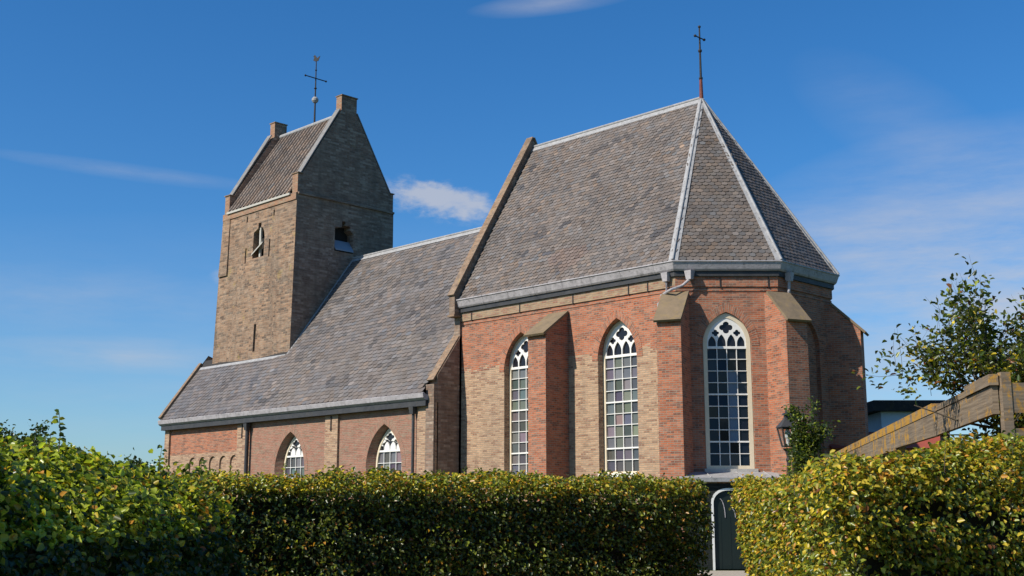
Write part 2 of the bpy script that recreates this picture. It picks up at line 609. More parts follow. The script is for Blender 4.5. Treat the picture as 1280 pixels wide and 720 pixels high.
FS = Frame((0, CY - AP), -90)                # south wall: t = x
FSE = Frame((CX + AP * math.cos(R(-45)), CY + AP * math.sin(R(-45))), -45)
FE = Frame((CX + AP, CY), 0)
FNE = Frame((CX + AP * math.cos(R(45)), CY + AP * math.sin(R(45))), 45)
FN = Frame((0, CY + AP), 90)
HW = AP * T8                                 # half a face of the apse
SX = CX + HW                                 # east end of south wall (x)
ZT = 9.25                                    # wall top


def pane_color(kind, r_=0, k=0):
    u = rng.random()
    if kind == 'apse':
        if k == 2 and 2 <= r_ <= 7 and u < 0.85:  # bright reflection streak painted into the colour of these panes
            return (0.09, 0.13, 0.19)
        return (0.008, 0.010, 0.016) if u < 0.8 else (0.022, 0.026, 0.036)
    if u < 0.4:  # grey tints stand in for reflections, pane by pane
        c = (0.070, 0.073, 0.076)
    elif u < 0.85:
        c = (0.118, 0.116, 0.118)
    else:
        c = (0.19, 0.17, 0.155)
    return tuple(x * (0.8 + 0.4 * rng.random()) for x in c)


def quatre(cx, cz, d, rho, k=40):
    P = []
    for i in range(k):
        th = 2 * math.pi * i / k
        ph = (th + math.pi / 4) % (math.pi / 2) - math.pi / 4
        rr = d * math.cos(ph) + math.sqrt(max(rho * rho - (d * math.sin(ph)) ** 2, 0))
        P.append((cx + rr * math.cos(th), cz + rr * math.sin(th)))
    return P


def make_window(fr, c, hw, z0, zs, za, dep, zt, rows, cols=4, kind='south', fw=0.10, frame_mat='cream'):
    """frame sits dep behind the wall face; returns the frame (the part)"""
    o1 = arch(c, hw, z0, zs, za)
    hi = hw - fw
    i1 = arch(c, hi, z0 + fw * 0.8, zs, za - fw * 1.15)
    mb = MB()
    solid(mb, fr, [o1, i1], -dep - 0.06, -dep + 0.05)
    win = mb.build('window', M[frame_mat], church)
    # glass: each pane tilted a touch, like old panes
    zb = z0 + fw * 0.8
    mb = MB()
    cols_ = []
    dg = -dep - 0.025
    for r_ in range(rows):
        for k in range(cols):
            x0, x1 = c - hi + 2 * hi * k / cols, c - hi + 2 * hi * (k + 1) / cols
            a0, a1 = zb + (zt - zb) * r_ / rows, zb + (zt - zb) * (r_ + 1) / rows
            tx, tz = rng.normal(0, 0.006, 2)
            mb.face([fr.P(x0, a0, dg - tx - tz), fr.P(x1, a0, dg + tx - tz), fr.P(x1, a1, dg + tx + tz), fr.P(x0, a1, dg - tx + tz)])
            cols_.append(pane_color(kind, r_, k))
    before = len(mb.f)
    head = [(x, max(z, zt)) for x, z in i1]
    plate(mb, fr, [head], dg)
    cols_ += [(0.015, 0.015, 0.02)] * (len(mb.f) - before)
    mb.build('glass', M['glass'], win, col=cols_)
    mb = MB()
    for k in range(1, cols):
        x = c - hi + 2 * hi * k / cols
        mb.obox(fr, x - 0.0115, x + 0.0115, zb, zt, -dep - 0.02, -dep + 0.025)
    for r_ in range(1, rows + 1):
        z = zb + (zt - zb) * r_ / rows
        h_ = 0.036 if r_ == rows else (0.024 if r_ % 4 == 2 else 0.011)
        mb.obox(fr, c - hi, c + hi, z - h_, z + h_, -dep - 0.021, -dep + (0.04 if h_ > 0.02 else 0.028))
    mb.build('glazing_bars', M['white'], win)
    # tracery board with lancets and quatrefoils cut out
    sx, sz = hi / 0.58, (za - fw * 1.15 - zt) / 1.01

    def q(x, z):
        return (c + x * sx, zt + (z - 6.72) * sz)
    outline = [(x * 1.0, max(z, zt)) for x, z in i1]
    # drop duplicates at the base
    ol = [p for k, p in enumerate(outline) if k == 0 or (abs(p[0] - outline[k - 1][0]) + abs(p[1] - outline[k - 1][1])) > 1e-6]
    holes = []
    for k, top in ((-0.435, 7.11), (-0.145, 7.17), (0.145, 7.17), (0.435, 7.11)):
        wl = 0.129 if abs(k) < 0.3 else 0.116
        holes.append([q(*p) for p in arch(k * (1 if abs(k) < .3 else 0.985), wl, 6.765, 6.86, top, 5)])
    holes.append([q(*p) for p in quatre(0, 7.40, 0.108, 0.094)])
    for s_ in (-1, 1):
        holes.append([q(*p) for p in quatre(s_ * 0.318, 7.215, 0.058, 0.053, 24)])
    mb = MB()
    solid(mb, fr, [ol] + holes, -dep - 0.018, -dep + 0.03)
    mb.build('tracery', M['white'], win)
    return win


def brick_arch(fr, c, hw, zs, za, wd, proud, mat, name='brick_arch', k=14):
    """ring of voussoirs round a pointed head"""
    a = arch(c, hw, zs, zs, za, k)[1:-1]
    b = arch(c, hw + wd, zs, zs, za + wd * 1.25, k)[1:-1]
    mb = MB()
    s_ = 0.0
    for i in range(len(a) - 1):
        L_ = math.dist(a[i], a[i + 1]) * 1.15
        mb.face([fr.P(*a[i + 1], proud), fr.P(*a[i], proud), fr.P(*b[i], proud), fr.P(*b[i + 1], proud)],
                uv=[(0.012, s_ + L_), (0.012, s_), (wd + 0.012, s_), (wd + 0.012, s_ + L_)])
        mb.face([fr.P(*b[i], 0), fr.P(*b[i + 1], 0), fr.P(*b[i + 1], proud), fr.P(*b[i], proud)])
        s_ += L_
    for e in (0, -1):
        mb.face([fr.P(*a[e], 0), fr.P(*b[e], 0), fr.P(*b[e], proud), fr.P(*a[e], proud)])
    return mb.build(name, mat, church)


# --- choir south (and north) wall
SW = [(-30.10, 0.84), (-25.68, 0.83)]        # window centres, half widths
WZ0, WZS, WZA = 2.85, 6.85, 7.95
mb = MB()
hs = [(arch(c, h_, WZ0, WZS, WZA), arch(c, h_ - 0.03, WZ0 + 0.06, WZS, WZA - 0.04), 0.36) for c, h_ in SW]
wall(mb, FS, rect(WX - 0.4, SX, 0, ZT), hs)
mb2 = MB()
wall(mb2, FN, rect(-SX, -WX, 0, ZT))
mb2.build('choir_wall', M['tan_brick'], church)
mb.build('choir_wall', M['choir_brick'], church)
for c, h_ in SW:
    make_window(FS, c, h_ - 0.032, WZ0 + 0.05, WZS, WZA - 0.05, 0.28, 6.72, 10, kind='south', fw=0.085)
    brick_arch(FS, c, h_ + 0.004, WZS - 0.25, WZA, 0.24, 0.012, M['red_brick'])
    mb = MB()
    mb.obox(FS, c - h_ - 0.02, c + h_ + 0.02, WZ0 - 0.09, WZ0 + 0.05, -0.22, 0.05)
    mb.build('window_sill', M['white'], church)
# --- apse walls
mb = MB()
ac, ah, az0, azs, aza = -0.04, 0.76, 2.95, 6.90, 7.86
hs = [(arch(ac, ah, az0, azs, aza), arch(ac, ah - 0.015, az0 + 0.04, azs, aza - 0.02), 0.20)]
wall(mb, FSE, rect(-HW, HW, 0, ZT), hs)
he = [(arch(0, ah, az0, azs, aza), arch(0, ah, az0, azs, aza), 0.14)]
wall(mb, FE, rect(-HW, HW, 0, ZT), he)
wall(mb, FNE, rect(-HW, HW, 0, ZT))
plate(mb, FE, [he[0][0]], -0.14)
mb.build('apse_wall', M['red_brick'], church)
for fr, c in ((FSE, ac),):
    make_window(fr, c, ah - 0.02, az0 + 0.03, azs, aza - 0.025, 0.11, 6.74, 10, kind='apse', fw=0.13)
    brick_arch(fr, c, ah + 0.004, azs - 0.1, aza, 0.25, 0.012, M['red_brick'])
    mb = MB()
    mb.obox(fr, c - ah - 0.06, c + ah + 0.06, az0 - 0.12, az0 + 0.03, -0.15, 0.10)
    mb.build('window_sill', M['sill_stone'], church)


def octa_path(ap):
    return [np.array([WX - 0.02, CY - ap, 0])] + [vtx(ap, a) for a in (-67.5, -22.5, 22.5, 67.5)] + [np.array([WX - 0.02, CY + ap, 0])]


def sweep_octa(mb, prof, closed=True, segs=range(5)):
    """prof: (apothem, z) polyline, swept along the choir's outline"""
    paths = [[p + np.array([0, 0, z]) for p in octa_path(ap)] for ap, z in prof]
    k = len(prof)
    for i in segs:
        for j in range(k if closed else k - 1):
            j2 = (j + 1) % k
            mb.face([paths[j][i], paths[j][i + 1], paths[j2][i + 1], paths[j2][i]])
    if closed:
        for e in (min(segs), max(segs) + 1):
            mb.face([paths[j][e] for j in range(k)])


# frieze: tan courses on the straight walls, red on the apse
for segs, mat in (((0,), 'frieze_tan'), ((1, 2, 3), 'red_brick'), ((4,), 'frieze_tan')):
    mb = MB()
    sweep_octa(mb, [(AP - 0.05, 8.66), (AP + 0.05, 8.66), (AP + 0.05, 8.98), (AP - 0.05, 8.98)], segs=segs)
    mb.build('frieze', M[mat], church)
mb = MB()
sweep_octa(mb, [(AP - 0.05, 8.52), (AP + 0.025, 8.52), (AP + 0.025, 8.60), (AP - 0.05, 8.60)])
mb.build('string_course', M['red_brick'], church)
for fr, t, d in [(FS, x, 0.075) for x in (-32.6, -30.1, -27.55, -25.1, -24.3)] + [(FSE, -0.2, 0.07), (FSE, 1.32, 0.07)]:
    mb = MB()
    mb.obox(fr, t - 0.018, t + 0.018, 8.63, 8.96, 0.0, d)
    mb.build('wall_anchor', M['iron'], church)
# box gutter: lead face leaning outwards
mb = MB()
sweep_octa(mb, [(AP - 0.02, 9.15), (4.02, 9.15), (4.06, 9.20), (4.13, 9.40), (4.16, 9.42), (4.16, 9.46), (4.05, 9.47), (3.86, 9.40)])
gprof = [(4.03, 9.146), (4.068, 9.195), (4.14, 9.40), (4.17, 9.42), (4.17, 9.468), (4.05, 9.478)]
for k in range(1, 8):
    x = WX + k * 1.32 + rng.normal(0, .03)
    for (a0, z0), (a1, z1) in zip(gprof, gprof[1:]):
        mb.face([(x, CY - a0, z0), (x + .045, CY - a0, z0), (x + .045, CY - a1, z1), (x, CY - a1, z1)])
mb.build('gutter', M['zinc'], church)
mb = MB()
sweep_octa(mb, [(AP - 0.02, 8.985), (3.97, 8.985), (3.97, 9.148), (AP - 0.02, 9.148)])
mb.build('gutter_board', M['dark_metal'], church)

# --- slates
APEX = np.array([CX, CY, 16.20])
RW = np.array([WX, CY, 16.20])


def slates(mb, cols, O, t, s_, poly, wdt=0.21, exp=0.155, base=(0.138, 0.115, 0.101), dark=0.02, phase=0.0, patch=None, hole_fn=None):
    """overlapping round-tailed slates on the plane through O; poly in (u, v) of t, s_"""
    O, t, s_ = (np.array(a, float) for a in (O, t, s_))
    nrm = np.cross(t, s_)
    poly = np.array(poly)
    u0, u1, v1 = poly[:, 0].min(), poly[:, 0].max(), poly[:, 1].max()

    def inside(u, v):
        c = False
        k = len(poly)
        for i in range(k):
            a, b = poly[i], poly[(i + 1) % k]
            if (a[1] > v) != (b[1] > v) and u < (b[0] - a[0]) * (v - a[1]) / (b[1] - a[1]) + a[0]:
                c = not c
        return c
    bad = {}
    for row in range(int(v1 / exp) + 1):
        v = row * exp
        off = 0.5 * wdt * (row % 2)
        k0, k1 = int(math.floor((u0 - off) / wdt)) - 1, int(math.ceil((u1 - off) / wdt)) + 1
        for k in range(k0, k1):
            uc = off + (k + 0.5) * wdt
            if not inside(uc, v + 0.5 * exp):
                continue
            if hole_fn and hole_fn(uc, v):
                continue
            du, dv = rng.normal(0, 0.004), rng.normal(0, 0.006)
            hw_ = wdt * 0.485
            sag = 0.022 * (1 + math.sin(uc * .9 + v * .35 + u1) * math.cos(v * .8 - uc * .23)) * min(1.0, max(0.0, (v1 - v) / 1.2))
            lift0 = 0.020 + abs(rng.normal(0, 0.004))
            tail = [(-hw_, 0.055), (-hw_ * 0.62, 0.012), (0, 0.0), (hw_ * 0.62, 0.012), (hw_, 0.055)]
            head = [(hw_, exp * 1.22), (-hw_, exp * 1.22)]
            rot = rng.normal(0, 0.008)
            pts = []
            tip = rng.normal(0, 0.002)
            for a, b in tail + head:
                h_ = lift0 * (1 - b / (exp * 1.22)) + 0.003 + tip * a / hw_ + sag
                pts.append(O + t * (uc + a + du - b * rot) + s_ * (v + b + dv) + nrm * h_)
            mb.face(pts)
            e = [O + t * (uc + a + du - b * rot) + s_ * (v + b + dv) + nrm * max(0, sag - .012) for a, b in tail]
            for a in range(4):
                mb.face([e[a], e[a + 1], pts[a + 1], pts[a]])
            lum = 1 + rng.normal(0, 0.17)
            warm = rng.normal(0.015, 0.07)
            c = np.array(base) * lum * (1 + np.array([warm, 0, -warm]))
            p_ = rng.random()
            if p_ < dark or bad.get((row, k - 1)) and rng.random() < 0.30 or bad.get((row - 1, k)) and rng.random() < 0.18:
                c = np.array((0.070, 0.068, 0.074)) * (0.8 + 0.5 * rng.random())
                bad[(row, k)] = 1
            elif p_ > 0.985:
                c = c * 1.35
            if patch:
                c = patch(uc, v, c)
            cols += [np.clip(c, 0.01, 1)] * 5


def repairs(n_, u0, u1, v0, v1, seed):
    r_ = np.random.default_rng(seed)
    return [(r_.uniform(u0, u1), r_.uniform(v0, v1), r_.uniform(0.25, 0.75), r_.uniform(0.08, 0.17), r_.uniform(0.2, 0.9), r_.uniform(0.5, 0.9)) for _ in range(n_)]


def repaired(u, v, c, lst):
    for a, b, l, h_, sl_, k in lst:
        x, y = u - a, v - b
        y2 = y - sl_ * x
        if abs(x) < l * .5 and abs(y2) < h_:
            return c * (1 - k) + np.array((0.038, 0.036, 0.039)) * k
    return c


REP_C = repairs(26, 0.5, 11, 0.3, 7, 5)
REP_N = repairs(70, 0.5, 19, 0.3, 8.5, 8)
RA = 4.06                                     # eave of the choir roof
E0z = 9.44
sl = math.hypot(RA, 16.20 - E0z)
sv = lambda ang: np.array([-math.cos(R(ang)) * RA / sl, -math.sin(R(ang)) * RA / sl, (16.20 - E0z) / sl])
mb = MB()
for a0, a1 in ((-67.5, -22.5), (-22.5, 22.5), (22.5, 67.5)):
    mb.face([vtx(RA, a0) + [0, 0, E0z], vtx(RA, a1) + [0, 0, E0z], APEX])
mb.face([(WX, CY - RA, E0z), vtx(RA, -67.5) + [0, 0, E0z], APEX, RW])
mb.face([vtx(RA, 67.5) + [0, 0, E0z], (WX, CY + RA, E0z), RW, APEX])
mb.build('roof_deck', M['slate_bed'], church)
mb, cols = MB(), []
hx = RA * T8


def patch_c(u, v, c):
    d = math.hypot((u - 5.05) / 0.9, (v - 1.0) / 0.55)
    if d < 1:
        c = c * 0.6 + np.array((0.17, 0.10, 0.075)) * 0.4
    return repaired(u, v, c, REP_C)


slates(mb, cols, (WX, CY - RA, E0z), (1, 0, 0), sv(-90), [(0.02, 0), (CX + hx - WX, 0), (CX - WX, sl), (0.02, sl)], patch=patch_c, dark=0.004)
for ang in (-45, 0, 45):
    fr = Frame((CX + RA * math.cos(R(ang)), CY + RA * math.sin(R(ang))), ang)
    slates(mb, cols, fr.P(0, E0z), fr.t, sv(ang), [(-hx, 0), (hx, 0), (0, sl)], dark=0.004, base=(0.128, 0.106, 0.090))
mb.build('choir_roof', M['slate'], church, col=cols)
# hips: two lead wings and a roll
for ang in (-67.5, -22.5, 22.5, 67.5):
    a = vtx(RA + 0.02, ang) + [0, 0, E0z + 0.01]
    mb = MB()
    d = APEX - a
    d = d / np.linalg.norm(d)
    tan_ = np.array([-math.sin(R(ang)), math.cos(R(ang)), 0])
    upn = np.cross(d, tan_)
    if upn[2] < 0:
        upn = -upn
    for s_ in (-1, 1):
        face_ang = ang + s_ * 22.5
        fn = np.cross(np.array([-math.sin(R(face_ang)), math.cos(R(face_ang)), 0]), sv(face_ang))
        wd = np.cross(fn, d) * 0.15
        if (wd @ tan_) * s_ < 0:
            wd = -wd
        lo, hi_ = a + fn * 0.045, APEX + fn * 0.045
        mb.face([lo, lo + wd, hi_ + wd * 0.6, hi_])
        mb.face([lo + wd, lo + wd - fn * 0.04, hi_ + wd * 0.6 - fn * 0.04, hi_ + wd * 0.6])
    mb.tube([a + upn * 0.06, APEX + upn * 0.03], 0.042, 8)
    mb.build('hip_flashing', M['lead'], church)
# lead ridge
mb = MB()
for s_ in (-1, 1):
    mb.face([RW + [0, 0, 0.055], RW + [0, s_ * 0.13, -0.155], APEX + [0, s_ * 0.13, -0.155], APEX + [0, 0, 0.055]])
    mb.face([RW + [0, s_ * 0.13, -0.155], RW + [0, s_ * 0.11, -0.185], APEX + [0, s_ * 0.11, -0.185], APEX + [0, s_ * 0.13, -0.155]])
mb.tube([RW + [0, 0, 0.06], APEX + [0, 0, 0.06]], 0.05, 8)
mb.build('ridge_lead', M['lead'], church)
# finial cross
mb = MB()
mb.tube([APEX, APEX + [0, 0, 0.75]], [0.075, 0.055], 8)
fin = mb.build('finial', M['red_iron'], church)
mb = MB()
mb.tube([APEX + [0, 0, 0.70], APEX + [0, 0, 2.75]], [0.045, 0.026], 8)
mb.tube([APEX + [0, -0.27, 2.32], APEX + [0, 0.27, 2.32]], 0.022, 6)
for p in ((0, -0.27, 2.32), (0, 0.27, 2.32), (0, 0, 2.74), (0, 0, 1.82), (0, 0, 0.78)):
    rr = 0.055 if p[2] not in (1.82, 0.78) else 0.075
    mb.lathe(APEX + list(p), [(0, -rr), (rr * .8, -rr * .6), (rr, 0), (rr * .8, rr * .6), (0, rr)], 10)
mb.build('cross', M['iron'], fin)

# --- choir gable parapet (west), brick with a tiled coping
mb = MB()
gx0, gx1 = WX - 0.30, WX
gt = 16.20 + 0.42
for (x, flip) in ((gx0, True), (gx1, False)):
    pts = [(x, CY - 4.22, 8.9), (x, CY + 4.22, 8.9), (x, CY + 4.22, 9.62), (x, CY, gt), (x, CY - 4.22, 9.62)]
    mb.face(pts[::-1] if flip else pts)
y0 = CY - 4.22
mb.face([(gx0, y0, 8.9), (gx1, y0, 8.9), (gx1, y0, 9.62), (gx0, y0, 9.62)])
mb.face([(gx0, y0, 8.9), (gx0, CY + 4.22, 8.9), (gx1, CY + 4.22, 8.9), (gx1, y0, 8.9)])
mb.face([(gx0, y0, 9.62), (gx1, y0, 9.62), (gx1, CY, gt), (gx0, CY, gt)])
mb.face([(gx0, CY, gt), (gx1, CY, gt), (gx1, CY + 4.22, 9.62), (gx0, CY + 4.22, 9.62)])
mb.box(gx0, gx1 + 0.0, CY - AP - 0.1, CY + AP, 0, 8.898)
mb.build('gable_parapet', M['dark_brick'], church)
mb = MB()
ln = np.array([0, 4.22, gt - 9.62])
ln = ln / np.linalg.norm(ln)
pn = np.array([0, -ln[2], ln[1]])
for s_ in (-1, 1):
    f_ = np.array([1, -s_ * -1 if s_ < 0 else 1, 1])
    A0 = np.array([0, CY + s_ * 4.24, 9.60])
    B0 = np.array([0, CY, gt + 0.02])
    nn = np.array([0, s_ * ln[2], ln[1]])
    q = [A0 + [gx0 - 0.03, 0, 0], A0 + [gx1 + 0.03, 0, 0], B0 + [gx1 + 0.03, 0, 0], B0 + [gx0 - 0.03, 0, 0]]
    mb.hexa([p + nn * 0.003 for p in q], [p + nn * 0.075 for p in q])
mb.box(gx0 - 0.04, gx1 + 0.04, y0 - 0.06, y0 + 0.30, 8.82, 8.895)
mb.build('coping', M['coping'], church)

# --- buttresses


def buttress(fr, hw_, dep, ztop, zfront, mat, back=0.3):
    """fr origin on the wall corner, n outward"""
    mb = MB()
    P = fr.P
    prof = [(-back, 0), (dep, 0), (dep, zfront), (0.0, ztop), (-back, ztop)]
    for s_ in (-1, 1):
        pts = [P(s_ * hw_, z, d) for d, z in prof]
        mb.face(pts if s_ > 0 else pts[::-1])
    for a, b in zip(prof[1:4], prof[2:5]):
        mb.face([P(-hw_, a[1], a[0]), P(hw_, a[1], a[0]), P(hw_, b[1], b[0]), P(-hw_, b[1], b[0])])
    o = mb.build('buttress', mat, church)
    mb = MB()
    e, th = 0.055, 0.075
    sl_ = (ztop - zfront) / dep
    d1, d0 = dep + 0.13, 0.015
    z1, z0_ = zfront - 0.13 * sl_, ztop - 0.015 * sl_
    ln_ = math.hypot(1, sl_)
    off = (sl_ / ln_, 1 / ln_)
    lo = [P(-hw_ - e, z1, d1), P(hw_ + e, z1, d1), P(hw_ + e, z0_, d0), P(-hw_ - e, z0_, d0)]
    lo = [p + np.array([0, 0, 0.004]) for p in lo]
    hi_ = [p + fr.n * off[0] * th + np.array([0, 0, off[1] * th]) for p in lo]
    mb.hexa(lo, hi_)
    mb.build('cap', M['cap_stone'], o)
    return o


buttress(Frame((-28.24, CY - AP), -90), 0.41, 1.12, 8.38, 7.58, M['red_brick'])
for ang in (-67.5, -22.5, 22.5, 67.5):
    v = vtx(AP, ang)
    buttress(Frame(v, ang), 0.38, 0.95, 8.44, 7.52, M['red_brick'])
buttress(Frame((-28.24, CY + AP), 90), 0.41, 1.12, 8.38, 7.58, M['red_brick'])


# downpipes and rainwater heads of the choir
def pipe(path, rad=0.05, mat='zinc', head=None):
    mb = MB()
    mb.tube(path, rad, 10)
    o = mb.build('downpipe', M[mat], church, smooth=False)
    if head is not None:
        h_ = MB()
        x, y, z = head
        h_.hexa([(x - .09, y - .07, z - .28), (x + .09, y - .07, z - .28), (x + .09, y + .07, z - .28), (x - .09, y + .07, z - .28)],
                [(x - .13, y - .11, z), (x + .13, y - .11, z), (x + .13, y + .11, z), (x - .13, y + .11, z)])
        h_.build('rainwater_head', M[mat], o)
    return o


def q3(fr, t, z, d):
    return tuple(fr.P(t, z, d))


hd = q3(FS, SX - 0.25, 9.12, 0.16)
pipe([q3(FS, SX - 0.25, 8.9, 0.16), q3(FS, SX - 0.25, 8.45, 0.14), q3(FS, SX - 0.62, 8.2, 0.09), q3(FS, SX - 0.62, 0.1, 0.09)], head=hd)
hd = q3(FSE, -HW + 0.42, 9.14, 0.20)
pipe([q3(FSE, -HW + 0.42, 8.95, 0.2), q3(FSE, -HW + 0.40, 8.85, 0.2), q3(FSE, -HW + 0.18, 8.66, 0.22), q3(FSE, -HW - 0.18, 8.52, 0.30), q3(FS, SX - 0.45, 8.42, 0.16)], 0.045, head=hd)
hd = q3(FE, -HW + 0.40, 9.14, 0.20)
pipe([q3(FE, -HW + 0.40, 8.9, 0.2), q3(FE, -HW + 0.40, 8.55, 0.17), q3(FE, -HW + 0.52, 8.2, 0.09), q3(FE, -HW + 0.52, 0.1, 0.09)], 0.05, head=hd)

# --- nave
NY, NW, NE_ = 29.1, -52.45, -33.2
NRY, NRZ = 34.10, 13.32                        # ridge
NEY, NEZ = 28.72, 5.93                         # eave edge
FNV = Frame((0, NY), -90)
FNN = Frame((0, 2 * NRY - NY), 90)
nws = [(-42.33, 1.06), (-36.20, 1.06)]
mb = MB()
holes = [(arch(c, h_, 1.9, 3.35, 4.97), arch(c + 0.0, h_ - 0.245, 2.1, 3.42, 4.84), 0.40) for c, h_ in nws]
wall(mb, FNV, rect(-45.35, NE_ - 1.05, 0, 5.78), holes)
mb2 = MB()
wall(mb2, FNN, rect(-NE_, -NW, 0, 5.78))
mb2.build('nave_wall', M['pink_brick'], church)
mb.build('nave_wall', M['pink_brick'], church)
for c, h_ in nws:
    make_window(FNV, c, h_ - 0.255, 2.1, 3.42, 4.84, 0.32, 3.97, 4, kind='nave', fw=0.085)
    brick_arch(FNV, c, h_ + 0.004, 3.35, 4.97, 0.22, 0.010, M['pink_brick'])
# west bay: red brick panel above a grey band with a blind round-arched frieze
mb = MB()
wall(mb, FNV, rect(NW, -45.35, 4.32, 5.78))
mb.build('nave_wall', M['red_brick'], church)
mb = MB()
arcs = []
for k in range(5):
    c = -50.0 + 0.86 * k
    pts = [(c - 0.30, 2.6)] + [(c - 0.30 * math.cos(math.pi * i / 10), 3.86 + 0.30 * math.sin(math.pi * i / 10)) for i in range(11)] + [(c + 0.30, 2.6)]
    arcs.append((pts, pts, 0.07))
wall(mb, FNV, rect(NW, -45.35, 0, 4.32), arcs)
for a in arcs:
    plate(mb, FNV, [a[0]], -0.07)
mb.build('nave_wall', M['tan_brick'], church)
# pilasters
for t0, t1, z1 in ((-52.45, -52.05, 5.6), (-46.22, -45.42, 5.6), (-39.83, -39.0, 5.6), (-34.20, -33.2, 5.6)):
    mb = MB()
    mb.obox(FNV, t0, t1, 0, z1, -0.05, 0.09)
    p_ = mb.build('pilaster', M['tan_brick'], church)
for t in (-45.82, -39.42):
    mb = MB()
    mb.obox(FNV, t - 0.025, t + 0.025, 4.85, 5.45, 0.0, 0.125)
    mb.build('wall_anchor', M['iron'], church)
# east gable return of the nave (visible between nave and choir) with sloping coping
mb = MB()
sl_n = (NRZ - NEZ) / (NRY - NEY)
zt_ = lambda y: NEZ + (y - NEY) * sl_n
prof = [(NY + 0.004, 0), (NY + 0.004, zt_(NY) + 0.12), (CY - AP + 0.9, zt_(CY - AP + 0.9) + 0.12), (CY - AP + 0.9, 0)]
for x, fl in ((NE_ - 0.45, True), (NE_, False)):
    pts = [(x, y, z) for y, z in prof][::-1]
    mb.face(pts[::-1] if fl else pts)
mb.face([(NE_ - 0.45, prof[0][0], 0), (NE_, prof[0][0], 0), (NE_, prof[1][0], prof[1][1]), (NE_ - 0.45, prof[1][0], prof[1][1])])
mb.face([(NE_ - 0.45, prof[1][0], prof[1][1]), (NE_, prof[1][0], prof[1][1]), (NE_, prof[2][0], prof[2][1]), (NE_ - 0.45, prof[2][0], prof[2][1])])
mb.box(NE_ - 0.44, NE_ - 0.003, NY - 0.16, NY, 0, 6.25)
mb.build('gable_return', M['dark_brick'], church)
mb = MB()
mb.bar((NE_ - 0.21, NY - 0.16, zt_(NY - .16) + 0.16), (NE_ - 0.21, CY - AP + 0.02, zt_(CY - AP + .02) + 0.16), 0.36, 0.06, up=(0, -sl_n, 1))
mb.build('coping', M['coping'], church)
# roof
s_n = np.array([0, NRY - NEY, NRZ - NEZ])
Ln = np.linalg.norm(s_n)
s_n = s_n / Ln
TYS, TXE, TXW = 30.62, -45.05, -51.72         # tower south, east, west faces at the foot
vT = (TYS - NEY) / (NRY - NEY) * Ln
mb = MB()
mb.face([(NW + .1, NEY, NEZ), (NE_ - .45, NEY, NEZ), (NE_ - .45, NRY, NRZ), (TXE - 0.3, NRY, NRZ), (TXE - 0.3, TYS + 0.3, zt_(TYS + .3)), (NW + .1, TYS + 0.3, zt_(TYS + .3))])
yN = 2 * NRY - NEY
mb.face([(NE_ - .45, yN, NEZ), (NW + .1, yN, NEZ), (NW + .1, NRY, NRZ - 3), (TXE - .3, NRY, NRZ), (NE_ - .45, NRY, NRZ)])
mb.build('roof_deck', M['slate_bed'], church)
mb, cols = MB(), []


def patch_n(u, v, c):
    if u > 8 and v < 3.2:
        k = 0.5 + 0.5 * math.sin(u * 1.3 + v * 2.1) * math.sin(v * 1.7 - u * .6)
        c = c * (1 - .25 * k) + np.array((0.21, 0.165, 0.12)) * .25 * k
    if u < 6.5:
        c = c * 0.8 + np.array((0.08, 0.082, 0.095)) * .2
    return repaired(u, v, c, REP_N)


slates(mb, cols, (NW, NEY, NEZ), (1, 0, 0), s_n,
       [(0.12, 0), (NE_ - NW - 0.45, 0), (NE_ - NW - 0.45, Ln), (TXE - NW + 0.02, Ln), (TXE - NW + 0.02, vT), (0.12, vT)],
       wdt=0.30, exp=0.20, base=(0.130, 0.114, 0.108), dark=0.004, patch=patch_n)
mb.build('nave_roof', M['slate'], church, col=cols)
mb = MB()
for s_ in (-1, 1):
    mb.face([(TXE, NRY, NRZ + .08), (TXE, NRY + s_ * .14, NRZ - .12), (NE_ - .42, NRY + s_ * .14, NRZ - .12), (NE_ - .42, NRY, NRZ + .08)])
mb.tube([(TXE, NRY, NRZ + .08), (NE_ - .42, NRY, NRZ + .08)], 0.05, 8)
mb.build('ridge_lead', M['lead'], church)
mb = MB()   # flashing where roof meets the tower
mb.bar((TXW - .5, TYS - 0.06, zt_(TYS - .06) + 0.05), (TXE + .05, TYS - 0.06, zt_(TYS - .06) + 0.05), 0.16, 0.03, up=(0, -sl_n, 1))
mb.bar((TXE + .1, TYS - .1, zt_(TYS - .1) + 0.05), (TXE + .1, NRY, NRZ + 0.05), 0.12, 0.03, up=(0, -sl_n, 1))
mb.build('roof_flashing', M['lead'], church)
mb = MB()   # west verge: bedded coping over the gable end
mb.bar((NW + .05, NEY - .02, NEZ + .1), (NW + .05, TYS + .1, zt_(TYS + .1) + .1), 0.22, 0.16, up=(0, -sl_n, 1))
mb.build('coping', M['coping'], church)
mb = MB()   # west end wall under the lean-to
mb.face([(NW, NY, 0), (NW, NY, zt_(NY)), (NW, TYS + .5, zt_(TYS + .5)), (NW, yN - .4, zt_(NY)), (NW, yN - .4, 0)])
mb.build('gable_wall', M['tan_brick'], church)
mb = MB()   # gutter
gp = [(28.98, 5.69), (28.80, 5.69), (28.70, 5.77), (28.66, 5.93), (28.72, 5.96), (28.80, 5.90), (28.98, 5.86)]
for i in range(len(gp)):
    a, b = gp[i], gp[(i + 1) % len(gp)]
    mb.face([(NW - .12, a[0], a[1]), (NE_ - .30, a[0], a[1]), (NE_ - .30, b[0], b[1]), (NW - .12, b[0], b[1])])
for k in range(1, 15):
    x = NW + k * 1.3 + rng.normal(0, .03)
    for a, b in zip(gp[:5], gp[1:6]):
        mb.face([(x, a[0] - .008, a[1]), (x + .05, a[0] - .008, a[1]), (x + .05, b[0] - .008, b[1]), (x, b[0] - .008, b[1])])
mb.face([(NW - .12, a, b) for a, b in gp])
mb.face([(NE_ - .30, a, b) for a, b in gp])
mb.build('gutter', M['zinc'], church)
mb = MB()
